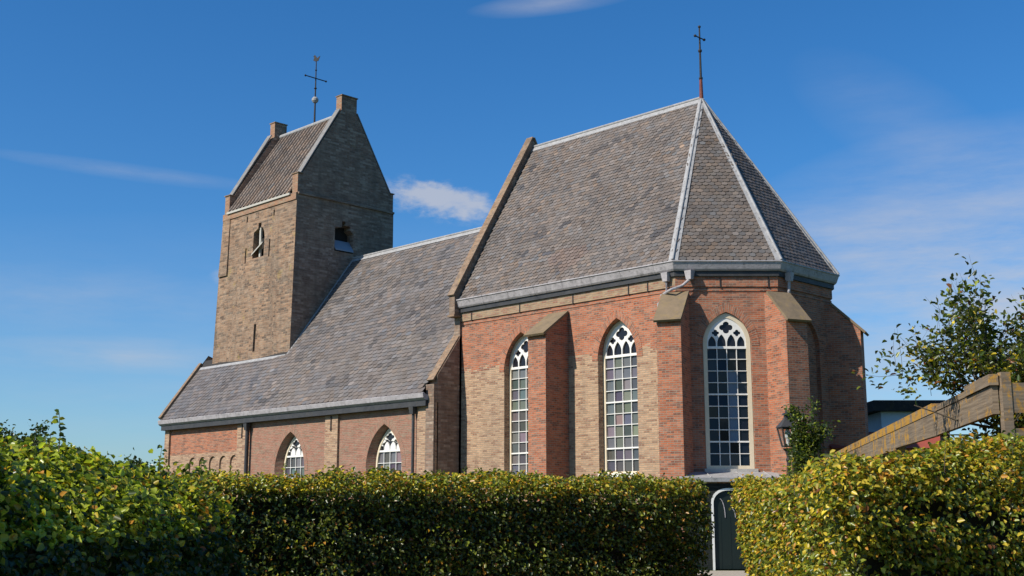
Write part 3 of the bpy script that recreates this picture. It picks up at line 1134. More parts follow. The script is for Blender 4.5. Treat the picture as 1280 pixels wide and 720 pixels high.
mb.box(NW - .05, NE_ - .32, 28.82, NY + 0.3, 5.48, 5.686)
mb.build('gutter_board', M['dark_metal'], church)
pipe([(-45.32, 28.93, 5.5), (-45.32, 28.93, 0.1)], 0.075, 'dark_metal', head=(-45.32, 28.90, 5.45))
pipe([(-34.32, 28.93, 5.5), (-34.32, 28.93, 0.1)], 0.055, 'dark_metal', head=(-34.32, 28.90, 5.5))

# --- tower
TB = [(-51.72, 30.62), (-45.05, 30.62), (-45.05, 36.60), (-51.72, 36.60)]
TT = [(-51.12, 30.88), (-44.97, 30.88), (-44.97, 36.45), (-51.12, 36.45)]
ZE = 16.0                                     # eaves


def tpt(i, z):
    k = z / 17.0
    k = max(0, (z - 8.0) / 9.0)
    return np.array([TB[i][0] + (TT[i][0] - TB[i][0]) * k, TB[i][1] + (TT[i][1] - TB[i][1]) * k, z])


def tface(mb, i, j, loops, mi=0, inset=0.0):
    """bilinear map: loops in (0..1 along the edge, z)"""
    flat, tr = tess(loops)
    nv = np.array([[0, -1, 0], [1, 0, 0], [0, 1, 0], [-1, 0, 0]][i], float)
    for t in tr:
        a, b, c = (flat[k] for k in t)
        if (b[0] - a[0]) * (c[1] - a[1]) - (c[0] - a[0]) * (b[1] - a[1]) < 0:
            b, c = c, b
        mb.face([tpt(i, z) * (1 - s) + tpt(j, z) * s - nv * inset for s, z in (a, b, c)], mi=mi)


def tskirt(mb, i, j, loop, inset, mi=0):
    nv = np.array([[0, -1, 0], [1, 0, 0], [0, 1, 0], [-1, 0, 0]][i], float)
    p = [tpt(i, z) * (1 - s) + tpt(j, z) * s for s, z in loop]
    for a in range(len(p)):
        b = (a + 1) % len(p)
        mb.face([p[a], p[b], p[b] - nv * inset, p[a] - nv * inset], mi=mi)


def sS(x):
    return (x - TB[0][0]) / (TB[1][0] - TB[0][0])


def oS(x, z):
    """fraction along the south face for a given world x at height z"""
    a, b = tpt(0, z)[0], tpt(1, z)[0]
    return ((x - a) / (b - a), z)


bell = [oS(*p) for p in ((-48.36, 13.40), (-47.42, 13.40), (-47.42, 14.30), (-47.50, 14.62), (-47.62, 14.80), (-47.76, 14.82), (-47.76, 15.06), (-48.00, 15.06), (-48.00, 14.82), (-48.36, 14.66))]
slit = [oS(*p) for p in ((-47.84, 8.95), (-47.66, 8.95), (-47.66, 10.22), (-47.84, 10.22))]
put = [[oS(x - .05, z - h_), oS(x + .05, z - h_), oS(x + .05, z), oS(x - .05, z)] for x, z, h_ in ((-48.95, 14.0, .75), (-46.98, 14.15, .85), (-49.0, 15.55, .28), (-46.75, 15.5, .28))]


def oE(y, z):
    a, b = tpt(1, z)[1], tpt(2, z)[1]
    return ((y - a) / (b - a), z)


belle = [oE(*p) for p in ((33.02, 13.62), (34.10, 13.62), (34.10, 14.55), (33.90, 14.72), (33.90, 14.9), (33.62, 14.9), (33.62, 15.08), (33.42, 15.08), (33.42, 14.8), (33.02, 14.72))]
mb = MB()
tface(mb, 0, 1, [rect(0, 1, 0, ZE), bell, slit] + put)
for l in [bell, slit] + put:
    tskirt(mb, 0, 1, l, 0.4)
tface(mb, 3, 0, [rect(0, 1, 0, ZE)])
tface(mb, 2, 3, [rect(0, 1, 0, ZE)])
mb.build('tower_wall', M['tower_brick'], church)
mb = MB()
tface(mb, 1, 2, [rect(0, 1, 0, ZE), belle])
tskirt(mb, 1, 2, belle, 0.5)
# east gable, a hair behind the ledge, and west gable
TYC = (TT[0][1] + TT[2][1]) / 2
SH = 16.92
for x0, x1, cxx in ((-45.42, -45.0, 1), (-51.12, -50.72, -1)):
    ya, yb = TT[0][1], TT[2][1]
    pw_ = 0.45 if cxx > 0 else 0.36
    o_ = [(ya, ZE), (yb, ZE), (yb, SH), (yb - 0.22, SH), (TYC + pw_, 20.45), (TYC + pw_, 21.2), (TYC - pw_, 21.2), (TYC - pw_, 20.45), (ya + 0.22, SH), (ya, SH)]
    fE = Frame((x1, 0), 0)
    solid(mb, fE, [o_], -(x1 - x0), 0.0, edge=1)
mb.box(-51.2, -44.955, 36.40, 36.46, 15.9, 16.0)
mb.build('tower_gable', [M['dark_brick'], M['band_brick']], church)
# near-black sheets painting the shade inside the openings, louvre boards
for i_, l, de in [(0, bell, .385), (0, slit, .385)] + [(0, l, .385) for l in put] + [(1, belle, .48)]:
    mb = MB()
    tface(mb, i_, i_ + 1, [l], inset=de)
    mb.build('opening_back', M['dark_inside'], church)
mb = MB()
ysf = tpt(0, 13.7)[1]
mb.hexa([(-48.40, ysf - .05, 13.55), (-47.50, ysf - .05, 14.02), (-47.50, ysf + .25, 14.30), (-48.40, ysf + .25, 13.83)],
        [(-48.40, ysf - .05, 13.62), (-47.50, ysf - .05, 14.09), (-47.50, ysf + .25, 14.37), (-48.40, ysf + .25, 13.90)])
mb.build('louvre_board', M['louvre'], church)
mb = MB()
mb.box(-48.02, -47.90, ysf + .12, ysf + .2, 13.4, 14.85)
mb.build('mullion', M['louvre'], church)
mb = MB()
mb.hexa([(-44.93, 33.04, 13.66), (-44.93, 34.08, 13.66), (-45.3, 34.08, 14.15), (-45.3, 33.04, 14.15)],
        [(-44.93, 33.04, 13.72), (-44.93, 34.08, 13.72), (-45.3, 34.08, 14.21), (-45.3, 33.04, 14.21)])
mb.build('louvre_board', M['blue_grey'], church)
# raised frame of the recessed panel and the orange band below the eaves
mb = MB()
ys_ = tpt(0, 15.8)[1]
mb.box(-51.14, -44.985, ys_ - 0.05, ys_ + 0.1, 15.68, ZE - 0.003)
mb.build('cornice', M['band_brick'], church)
mb = MB()
for (xa, xb) in ((None, -50.50),):
    for z0_, z1_ in ((12.9, 15.678),):
        qa = []
        for z in (z0_, z1_):
            x_l = tpt(0, z)[0] + 0.16 if xa is None else xa
            x_r = tpt(1, z)[0] - 0.002 if xb is None else xb
            y_ = tpt(0, z)[1]
            qa.append([(x_l, y_ - 0.035, z), (x_r, y_ - 0.035, z), (x_r, y_ + 0.05, z), (x_l, y_ + 0.05, z)])
        mb.hexa(*qa)
mb.build('lesene', M['tower_brick'], church)
mb = MB()
mb.box(-44.99, -44.90, TT[0][1] + 0.02, TT[2][1] + 0.02, 15.94, 16.03)
mb.build('string_course', M['dark_brick'], church)
# coping of the gables, in lead
for x0, x1 in ((-45.45, -44.95), (-51.17, -50.69)):
    mb = MB()
    for s_ in (-1, 1):
        ya = TT[0][1] + 0.16 if s_ < 0 else TT[2][1] - 0.16
        a_ = ((x0 + x1) / 2, ya, SH + 0.04)
        b_ = ((x0 + x1) / 2, TYC + s_ * 0.50, 20.52)
        dv_ = Vector(b_) - Vector(a_)
        mb.bar(a_, b_, (x1 - x0) * 0.75, 0.05, up=(0, -dv_.z if s_ < 0 else dv_.z, abs(dv_.y)))
    mb.build('coping', M['old_lead'], church)
for x0, x1 in ((-45.46, -44.94), (-51.17, -50.68)):
    for ya, hy_, z_ in ((TYC, .48 if x0 > -48 else .39, 21.2), (TT[0][1] + .1, .14, SH), (TT[2][1] - .1, .14, SH)):
        mb = MB()
        mb.box(x0, x1, ya - hy_, ya + hy_, z_ + 0.003, z_ + .05)
        mb.build('pinnacle_cap', M['coping'], church)
# pantiled tower roof: rolls run down the slope, courses overlap
TRZ = 20.42
mb, cols = MB(), []
PROF = [(0, 0.02), (.28, 0.015), (.55, 0.040), (.78, 0.088), (.92, 0.09), (.985, 0.05), (1.0, 0.02)]
tw, xa, xb = 0.31, -50.72, -45.42
ey, ez = TT[0][1] - 0.10, 16.04
slp = np.array([0, TYC - ey, TRZ - ez])
Lt = np.linalg.norm(slp)
slp = slp / Lt
for side in (0, 1):
    sdir = slp * np.array([1, 1 if side == 0 else -1, 1])
    nr = np.array([0, -slp[2] if side == 0 else slp[2], slp[1]])
    yb0 = ey if side == 0 else 2 * TYC - ey
    ex = 0.29
    for row in range(int(Lt / ex) + 1):
        v0, v1 = row * ex, min(row * ex + ex + 0.03, Lt)
        if v1 - v0 < 0.05:
            continue
        for k in range(int((xb - xa) / tw)):
            c = np.array((0.215, 0.165, 0.130)) * (1 + rng.normal(0, 0.16)) * (1 + np.array([1, 0, -1]) * rng.normal(0, 0.06))
            for i in range(6):
                pr = []
                for ii in (i, i + 1):
                    x = xa + (k + PROF[ii][0]) * tw + 0.02
                    h_ = PROF[ii][1]
                    pr.append((x, h_))
                p = []
                for (x, h_), v, lf in ((pr[0], v0, .014), (pr[1], v0, .014), (pr[1], v1, 0.0), (pr[0], v1, 0.0)):
                    p.append(np.array([x, yb0, ez]) + sdir * v + nr * (h_ + lf))
                mb.face(p if side == 0 else p[::-1])
                cols.append(np.clip(c, .02, 1))
                lo0, lo1 = p[0] - nr * .014, p[1] - nr * .014
                mb.face([lo0, lo1, p[1], p[0]])
                cols.append(np.clip(c, .02, 1))
mb.build('tower_roof', M['pantile'], church, col=cols)
mb = MB()
mb.face([(xa, ey, ez), (xb, ey, ez), (xb, TYC, TRZ), (xa, TYC, TRZ)])
mb.face([(xb, 2 * TYC - ey, ez), (xa, 2 * TYC - ey, ez), (xa, TYC, TRZ), (xb, TYC, TRZ)])
mb.build('roof_deck', M['slate_bed'], church)
mb = MB()
mb.tube([(xa, TYC, TRZ + .07), (xb, TYC, TRZ + .07)], 0.11, 10)
mb.build('ridge_tiles', M['lead'], church)
mb = MB()
mb.box(xa, xb, ey - 0.05, ey + 0.06, ez - 0.10, ez + 0.0)
mb.build('eaves_board', M['louvre'], church)
# weather vane
VP = np.array([-47.8, TYC, TRZ])
mb = MB()
mb.tube([VP, VP + [0, 0, 3.55]], [0.05, 0.022], 8)
vane = mb.build('weather_vane', M['iron'], church)
mb = MB()
mb.lathe(VP + [0, 0, 1.35], [(0, -.17), (.10, -.14), (.165, -.05), (.165, .05), (.10, .14), (0, .17)], 14)
mb.build('ball', M['lead'], vane, smooth=True)
mb = MB()
mb.tube([VP + [0, -0.62, 2.47], VP + [0, 0.62, 2.47]], 0.028, 6)
for y in (-.62, .62):
    mb.lathe(VP + [0, y, 2.47], [(0, -.07), (.06, 0), (0, .07)], 8)
mb.lathe(VP + [0, 0, 1.95], [(0, -.09), (.08, 0), (0, .09)], 8)
mb.lathe(VP + [0, 0, 2.9], [(0, -.07), (.06, 0), (0, .07)], 8)
mb.build('cross', M['iron'], vane)
fr = Frame((VP[0], VP[1]), -60)
mb = MB()
solid(mb, fr, [[(-0.16, 3.42 + TRZ), (-.05, 3.36 + TRZ), (0.1, 3.38 + TRZ), (0.20, 3.62 + TRZ), (0.12, 3.58 + TRZ), (0.05, 3.52 + TRZ), (-.02, 3.62 + TRZ), (-0.08, 3.70 + TRZ), (-0.17, 3.62 + TRZ), (-0.11, 3.56 + TRZ)]], -0.02, 0.02)
mb.build('cockerel', M['iron'], vane)

# --- annex with lead roof and green door in front of the apse
AO = 1.15                                      # projection in front of the apse wall
FA = Frame((CX + (AP + AO) * math.cos(R(-45)), CY + (AP + AO) * math.sin(R(-45))), -45)
DC, DW = -0.02, 0.84                           # door centre and half width


def dome(c, hw_, z0, zt, rx, rz, k=8):
    """basket-handle door head"""
    P = [(c - hw_, z0)]
    for i in range(k + 1):
        a = math.pi / 2 * i / k
        P.append((c - hw_ + rx - rx * math.cos(a), zt - rz + rz * math.sin(a)))
    return P + [(2 * c - x, z) for x, z in P[::-1]]


mb = MB()
dl = dome(DC, DW, 0.0, 2.38, 0.48, 0.42)
wall(mb, FA, rect(-1.62, 1.55, 0, 2.52), [(dl, dl, 0.14)])
for t in (-1.62, 1.55):
    mb.face([FA.P(t, 0, 0), FA.P(t, 0, -AO), FA.P(t, 2.78, -AO), FA.P(t, 2.52, 0)])
mb.build('annex_wall', M['tarred_brick'], church)
mb = MB()
mb.obox(FA, -1.66, 1.59, 2.523, 2.60, -0.1, 0.06)
mb.build('brick_course', M['band_brick'], church)
mb = MB()
lo = [FA.P(-1.76, 2.62, 0.16), FA.P(1.69, 2.62, 0.16), FA.P(1.69, 2.84, -AO), FA.P(-1.76, 2.84, -AO)]
mb.hexa(lo, [p + np.array([0, 0, 0.055]) for p in lo])
mb.hexa([FA.P(-1.76, 2.56, 0.162), FA.P(1.69, 2.56, 0.162), FA.P(1.69, 2.56, 0.13), FA.P(-1.76, 2.56, 0.13)],
        [FA.P(-1.76, 2.68, 0.175), FA.P(1.69, 2.68, 0.175), FA.P(1.69, 2.68, 0.13), FA.P(-1.76, 2.68, 0.13)])
for t in (-0.85, 0.1, 0.95):
    mb.tube([FA.P(t, 2.69, 0.15), FA.P(t, 2.90, -AO + 0.02)], 0.022, 6)
mb.build('lead_roof', M['lead'], church)
mb = MB()
solid(mb, FA, [dome(DC, DW - 0.066, 0.03, 2.315, 0.43, 0.37)], -0.12, -0.07)
for k in range(1, 6):
    x = DC - DW + 2 * DW * k / 6
    mb.obox(FA, x - 0.012, x + 0.012, 0.06, 1.55, -0.07, -0.062)
door = mb.build('door', M['green_paint'], church)
mb = MB()
solid(mb, FA, [dome(DC, DW - 0.004, 0.0, 2.376, 0.47, 0.41), dome(DC, DW - 0.07, -0.001, 2.31, 0.43, 0.37)], -0.13, 0.015)
mb.build('door_frame', M['white'], door)
for k, (a0, x_) in enumerate(((0.55, -0.42), (0.25, -0.12), (0.25, 0.12), (0.55, 0.42))):
    s_ = -1 if x_ < 0 else 1
    mb = MB()
    mb.tube([FA.P(DC + x_ + s_ * 0.16 * (1 - math.cos(u)) * (1 if k in (0, 3) else 0.6), 1.52 + a0 * 1.0 * math.sin(u), -0.055) for u in np.linspace(0, 1.5, 8)], 0.012, 5)
    mb.build('ironwork', M['zinc'], door)

# ------------------------------------------------------------------ foliage
def leaves(name, pos, nrm, tip, length, width, cols, mat, parent, fold=0.25, curl=0.12):
    """one mesh of n oval folded leaves"""
    n_ = len(pos)
    nrm = nrm / (np.linalg.norm(nrm, axis=1, keepdims=True) + 1e-9)
    tip = tip - nrm * np.sum(tip * nrm, 1, keepdims=True)
    tip = tip / (np.linalg.norm(tip, axis=1, keepdims=True) + 1e-9)
    sd = np.cross(nrm, tip)
    L_, W_ = length[:, None], width[:, None]
    v = np.empty((n_, 6, 3), np.float32)
    v[:, 0] = pos
    v[:, 3] = pos + tip * L_ - nrm * L_ * curl
    for i, (a, s_) in ((1, (0.30, 1)), (2, (0.70, 0.8)), (5, (0.30, -1)), (4, (0.70, -0.8))):
        v[:, i] = pos + tip * L_ * a + sd * W_ * 0.5 * s_ + nrm * W_ * fold
    v = v.reshape(-1, 3)
    base = np.arange(n_)[:, None] * 6
    f = np.concatenate([base + [0, 1, 2, 3], base + [0, 3, 4, 5]], 1).reshape(-1, 4).astype(np.int32)
    me = bpy.data.meshes.new(name)
    me.vertices.add(len(v))
    me.vertices.foreach_set('co', v.ravel())
    me.loops.add(f.size)
    me.loops.foreach_set('vertex_index', f.ravel())
    me.polygons.add(len(f))
    me.polygons.foreach_set('loop_start', np.arange(0, f.size, 4, dtype=np.int32))
    me.update(calc_edges=True)
    at = me.color_attributes.new('tint', 'FLOAT_COLOR', 'POINT')
    c = np.ones((n_, 6, 4), np.float32)
    c[:, :, :3] = cols[:, None, :]
    at.data.foreach_set('color', c.ravel())
    me.materials.append(mat)
    o = bpy.data.objects.new(name, me)
    link(o, parent)
    return o


def palette(n_, entries, jit=0.18):
    """entries: (weight, colour)"""
    w_ = np.array([e[0] for e in entries], float)
    k = rng.choice(len(entries), n_, p=w_ / w_.sum())
    c = np.array([e[1] for e in entries])[k]
    return np.clip(c * (1 + rng.normal(0, jit, (n_, 1))), 0.004, 1)


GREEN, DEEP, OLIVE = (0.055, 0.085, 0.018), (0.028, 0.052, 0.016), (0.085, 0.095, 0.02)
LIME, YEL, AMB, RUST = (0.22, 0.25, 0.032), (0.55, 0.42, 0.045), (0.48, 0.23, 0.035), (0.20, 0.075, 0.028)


def wob(p, k, ph):
    """cheap smooth wobble"""
    return (np.sin(p[:, 0] * k + ph) * np.sin(p[:, 1] * k * 1.3 + ph * 2.1) + np.sin(p[:, 2] * k * 1.7 + ph * 0.7 + p[:, 0] * k * .6)
            + 0.5 * np.sin(p[:, 0] * k * 2.7 + p[:, 2] * k * 2.3 + ph)) / 2.0


def hedge(name, label, pts, thick, side, h, dens, leaf, entries, back=True, end0=True, end1=True, core=True,
          amp=0.07, shoots=0, depth=0.16, rx=0.14, rz=0.14, skip=0.0, aspect=0.62, group=None, back_dens=0.25, top_entries=None, top_band=0.10):
    """clipped hedge: face along pts [(r, d), ...]; body lies on the given side (+1 = right of travel)"""
    P = [G(*p) for p in pts]
    hts = h if isinstance(h, (list, tuple)) else [h] * len(P)
    c0 = sum(P) / len(P)
    hd_ = thing(name, c0, label, 'hedge', group)
    allp, alln = [], []
    quads = []
    offs, mit = [], []
    for i, p in enumerate(P):
        ts = []
        if i > 0:
            ts.append((P[i] - P[i - 1]) / np.linalg.norm(P[i] - P[i - 1]))
        if i < len(P) - 1:
            ts.append((P[i + 1] - P[i]) / np.linalg.norm(P[i + 1] - P[i]))
        t = sum(ts) / np.linalg.norm(sum(ts))
        nrm = np.array([t[1], -t[0], 0]) * side / max(0.55, float(t @ ts[0]))
        mit.append((nrm, t))
        offs.append(p + nrm * thick)
    cm, up = MB(), np.array([0, 0, 1.0])
    for i in range(len(P) - 1):
        a, b, a2, b2 = P[i], P[i + 1], offs[i], offs[i + 1]
        ha, hb = hts[i], hts[i + 1]
        quads.append((a, b, ha, hb, 'f', 1.0, (a + b) / 2 - (a2 + b2) / 2))
        if back:
            quads.append((a2, b2, ha, hb, 'b', back_dens, (a2 + b2) / 2 - (a + b) / 2))
        quads.append((a, b, a2, b2, (ha, hb), 1.0))
    if end0:
        quads.append((offs[0], P[0], hts[0], hts[0], 'f', 1.0, P[0] - P[1]))
    if end1:
        quads.append((P[-1], offs[-1], hts[-1], hts[-1], 'f', 1.0, P[-1] - P[-2]))
    cen = sum(P + offs) / (2 * len(P))
    # solid dark core added to block light, following the clipped profile well inside it
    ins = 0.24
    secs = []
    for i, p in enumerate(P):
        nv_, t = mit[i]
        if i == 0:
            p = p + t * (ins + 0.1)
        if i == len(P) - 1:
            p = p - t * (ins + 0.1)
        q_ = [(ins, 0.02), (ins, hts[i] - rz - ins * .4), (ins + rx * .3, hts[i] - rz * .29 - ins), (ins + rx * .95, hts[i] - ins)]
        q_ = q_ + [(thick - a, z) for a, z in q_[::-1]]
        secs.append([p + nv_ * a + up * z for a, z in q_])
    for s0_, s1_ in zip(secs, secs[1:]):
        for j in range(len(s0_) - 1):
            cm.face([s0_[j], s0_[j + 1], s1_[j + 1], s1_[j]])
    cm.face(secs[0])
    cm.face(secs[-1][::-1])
    for q in quads:
        if isinstance(q[4], tuple):
            a, b, a2, b2 = q[:4]
            ha, hb = q[4]
            area = np.linalg.norm(b - a) * thick
            n_ = int(area * dens * q[5])
            u, v_ = rng.random((n_, 1)), rng.random((n_, 1))
            p = (a * (1 - u) + b * u) * (1 - v_) + (a2 * (1 - u) + b2 * u) * v_
            p = p + up * (ha * (1 - u) + hb * u)
            nr = np.tile(up, (n_, 1))
            edge = np.minimum(v_, 1 - v_) * thick
        else:
            a, b, ha, hb = q[:4]
            ln_ = np.linalg.norm(b - a)
            t = (b - a) / ln_
            k = np.array([t[1], -t[0], 0])
            if k @ q[6] < 0:
                k = -k
            n_ = int(ln_ * (ha + hb) / 2 * dens * q[5])
            u, v_ = rng.random((n_, 1)), rng.random((n_, 1))
            H = ha * (1 - u) + hb * u
            p = a * (1 - u) + b * u + up * H * v_
            nr = np.tile(k, (n_, 1))
            edge = (1 - v_) * H
        # rounded shoulders: quarter ellipse rx wide, rz high
        if isinstance(q[4], tuple):
            t_ = np.clip(1 - edge / rx, 0, 1)
            p = p - up * rz * (1 - np.sqrt(1 - t_ ** 2))
            kk = (a + b) / 2 - (a2 + b2) / 2
            kk = kk / np.linalg.norm(kk)
            nr = up + np.where(v_ < .5, 1, -1) * kk * t_ * 1.2
        else:
            t_ = np.clip(1 - edge / rz, 0, 1)
            p = p - nr * rx * (1 - np.sqrt(1 - t_ ** 2))
            nr = nr * np.sqrt(1 - t_ ** 2 + .02) + up * t_
        allp.append(p)
        alln.append(nr)
    p, nr = np.concatenate(allp), np.concatenate(alln)
    n_ = len(p)
    dd = rng.exponential(depth * 0.55, (n_, 1)) - 0.05
    out_ = amp * wob(p, 2.3, 1.0)[:, None] + amp * 0.7 * wob(p, 6.1, 2.0)[:, None]
    p = p + nr * (out_ - dd) + rng.normal(0, 0.02, (n_, 3))
    if skip:
        keep = (wob(p, 7.5, 4.0) + wob(p, 14.0, 1.5) * 0.7 + rng.normal(0, 0.35, n_)) > -1.1 + skip
        p, nr, dd = p[keep], nr[keep], dd[keep]
        n_ = len(p)
    ln = nr * 0.5 + up * 0.5 + rng.normal(0, 0.6, (n_, 3))
    tp = nr * 0.5 - up * 0.35 + rng.normal(0, 0.6, (n_, 3))
    L_ = leaf * (0.7 + 0.5 * rng.random(n_))
    cols = palette(n_, entries)
    # sunlit top painted into leaf colours, then patches of autumn colour over the hedge
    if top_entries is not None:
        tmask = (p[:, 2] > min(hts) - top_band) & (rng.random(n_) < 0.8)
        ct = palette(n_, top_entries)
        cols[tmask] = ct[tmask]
    pt = wob(p, 3.1, 5.0)
    yl = palette(n_, [(3, LIME), (2, OLIVE), (1, AMB)])
    m_ = (pt > 0.55) & (rng.random(n_) < 0.45)
    cols[m_] = yl[m_]
    P_, N_, T_, LL, C_ = [p], [ln], [tp], [L_], [cols]
    st = MB()
    # long unclipped shoots standing above the top
    for k in range(shoots):
        i = rng.integers(0, len(P) - 1)
        u, v_ = rng.random(), rng.random()
        q = (P[i] * (1 - u) + P[i + 1] * u) * (1 - v_) + (offs[i] * (1 - u) + offs[i + 1] * u) * v_
        z0 = hts[i] * (1 - u) + hts[i + 1] * u
        hh = 0.07 + 0.11 * rng.random() ** 2
        ln2 = rng.normal(0, 0.3, 2)
        tp_ = q + np.array([ln2[0] * hh, ln2[1] * hh, z0 + hh])
        q0 = q + up * (z0 - 0.15)
        st = MB()
        st.tube([q0, (q0 + tp_) / 2 + rng.normal(0, 0.012, 3), tp_], [0.004, 0.003, 0.0015], 4)
        st.build('shoot', M['bark'], hd_)
        m2 = int(5 + hh * 75)
        s_ = np.linspace(0.2, 1.0, m2)[:, None]
        pp = q0 * (1 - s_) + tp_ * s_
        dr = rng.normal(0, 1, (m2, 3))
        dr[:, 2] = 0.5
        P_.append(pp)
        N_.append(up + rng.normal(0, 0.5, (m2, 3)))
        T_.append(dr)
        LL.append(leaf * (0.6 + 0.5 * rng.random(m2)))
        C_.append(palette(m2, [(3, LIME), (2, GREEN), (1, YEL)]))
    LL = np.concatenate(LL)
    leaves('foliage', np.concatenate(P_), np.concatenate(N_), np.concatenate(T_), LL, LL * aspect, np.concatenate(C_), M['leaf'], hd_)
    # stems rising out of the soil
    for i in range(len(P) - 1):
        ln_ = np.linalg.norm(P[i + 1] - P[i])
        for k in range(int(ln_ / 0.6)):
            u = (k + rng.random()) / (ln_ / 0.6)
            st = MB()
            q = (P[i] * (1 - u) + P[i + 1] * u) * .72 + (offs[i] * (1 - u) + offs[i + 1] * u) * .28
            q2 = q + np.array([rng.normal(0, .1), rng.normal(0, .1), 1.5])
            st.tube([q, (q + q2) / 2 + rng.normal(0, 0.04, 3), q2], [0.02, 0.015, 0.008], 5)
            st.build('stem', M['bark'], hd_)
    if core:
        cm.build('shade_core', M['hedge_core'], hd_)
    return hd_


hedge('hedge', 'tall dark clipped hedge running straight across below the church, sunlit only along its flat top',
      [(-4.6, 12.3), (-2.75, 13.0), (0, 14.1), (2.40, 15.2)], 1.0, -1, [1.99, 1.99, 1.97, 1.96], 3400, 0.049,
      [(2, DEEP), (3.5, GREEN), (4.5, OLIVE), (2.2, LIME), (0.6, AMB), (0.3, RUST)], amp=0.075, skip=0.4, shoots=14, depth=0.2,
      top_entries=[(4, LIME), (1, OLIVE), (2.5, YEL), (1, AMB)], top_band=0.13)  # yellow-green top leaves paint in a sunlit rim
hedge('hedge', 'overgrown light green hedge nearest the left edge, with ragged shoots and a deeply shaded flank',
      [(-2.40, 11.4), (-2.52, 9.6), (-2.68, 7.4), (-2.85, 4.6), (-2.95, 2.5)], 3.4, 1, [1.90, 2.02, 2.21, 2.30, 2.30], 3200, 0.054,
      [(4, GREEN), (0.5, LIME), (1.2, OLIVE), (5, DEEP), (0.15, YEL), (0.2, RUST)], amp=0.12, skip=0.7, shoots=70, depth=0.24, rx=1.65, rz=0.9, aspect=0.75, top_band=0.46,  # shade of the flank put into the palette as darker leaves
      top_entries=[(7, (0.38, 0.43, 0.05)), (2, LIME), (1.6, YEL), (1, GREEN), (.3, AMB)])  # band of sunlight put into brighter lime leaves on top
hedge('hedge', 'yellowing clipped hedge with a brightly sunlit face, right of the green church door',
      [(2.84, 15.1), (2.6, 12.2), (2.30, 8.6), (3.95, 9.4), (6.2, 10.6)], 0.95, -1, [1.95, 1.93, 1.89, 2.09, 2.2], 4200, 0.047,
      [(3.6, LIME), (3, YEL), (2.6, GREEN), (1.8, OLIVE), (0.8, AMB), (0.5, RUST)], amp=0.10, skip=0.68, shoots=60, depth=0.18, rx=0.2, rz=0.2,
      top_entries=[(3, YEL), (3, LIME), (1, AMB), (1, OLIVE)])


# ------------------------------------------------------------------ branching trees
KEEP = None


def grow(st, p, d, L, rad, lev, tips, spread=0.6, droop=0.0, kids=(3, 4), up=0.15):
    """recursive branch; collects twig segments in tips"""
    k = 5
    pts, rr = [np.array(p)], [rad]
    d = np.array(d, float)
    for i in range(k):
        d = d + rng.normal(0, 0.13, 3) + np.array([0, 0, up * 0.3 - droop * i * 0.05])
        d /= np.linalg.norm(d)
        pts.append(pts[-1] + d * L / k)
        rr.append(rad * (1 - 0.75 * (i + 1) / k))
    if lev > 1 or KEEP is None or KEEP(np.array(pts)).mean() > .7:
        st.tube(pts, rr, 6 if lev > 1 else 4)
    if lev <= 1:
        tips.append(pts)
    if lev == 0:
        return
    for j in range(rng.integers(*kids) + 1):
        s_ = 0.25 + 0.75 * rng.random()
        i = min(int(s_ * k), k - 1)
        q = pts[i] + (pts[i + 1] - pts[i]) * (s_ * k - i)
        e = d + rng.normal(0, spread, 3)
        e /= np.linalg.norm(e)
        grow(st, q, e, L * (0.5 + 0.25 * rng.random()), max(rr[i] * 0.6, 0.003), lev - 1, tips, spread, droop, kids, up)


def twig_leaves(tips, per, leaf, entries, name, parent, aspect=0.55, scatter=0.03, keep=None):
    P_, N_, T_ = [], [], []
    for pts in tips:
        pts = np.array(pts)
        n_ = max(2, int(per * (0.6 + 0.8 * rng.random())))
        s_ = rng.random(n_) * (len(pts) - 1.001)
        i = s_.astype(int)
        p = pts[i] + (pts[i + 1] - pts[i]) * (s_ - i)[:, None] + rng.normal(0, scatter, (n_, 3))
        dr = pts[-1] - pts[0]
        dr = dr / np.linalg.norm(dr)
        P_.append(p)
        N_.append(np.array([0, 0, 0.7]) + rng.normal(0, 0.55, (n_, 3)))
        T_.append(dr + rng.normal(0, 0.7, (n_, 3)))
    p = np.concatenate(P_)
    if keep is not None:
        kp = keep(p)
        p, N_, T_ = p[kp], [np.concatenate(N_)[kp]], [np.concatenate(T_)[kp]]
    L_ = leaf * (0.65 + 0.6 * rng.random(len(p)))
    return leaves(name, p, np.concatenate(N_), np.concatenate(T_), L_, L_ * aspect, palette(len(p), entries, 0.22), M['leaf'], parent)


def tree(name, label, base, boughs, per, leaf, entries, cat='tree', group=None, trunk=None, aspect=0.55, spread=0.55, kids=(3, 4), scatter=0.03, lev=2, up=0.15, keep=None):
    global KEEP
    KEEP = keep
    t_ = thing(name, base, label, cat, group)
    tr, br = MB(), MB()
    base = np.array(base, float)
    tips = []
    if trunk is not None:
        tr.tube([base, base + np.array(trunk[0]) * .5 + rng.normal(0, .03, 3), base + trunk[0]], [trunk[1], trunk[1] * .85, trunk[1] * .6], 10)
    for z0, d, L, rad in boughs:
        grow(br, base + np.array([0, 0, z0]) + (np.array(trunk[0]) * [1, 1, 0] * (z0 / trunk[0][2]) if trunk else 0), d, L, rad, lev, tips, spread, 0.0, kids, up)
    if trunk is not None:
        tr.build('trunk', M['bark'], t_)
    br.build('branches', M['bark'], t_)
    twig_leaves(tips, per, leaf, entries, 'crown', t_, aspect, scatter, keep)
    return t_


def vec(r_, d_, z):
    v = r_ * RT + d_ * FW
    return np.array([v[0], v[1], z])


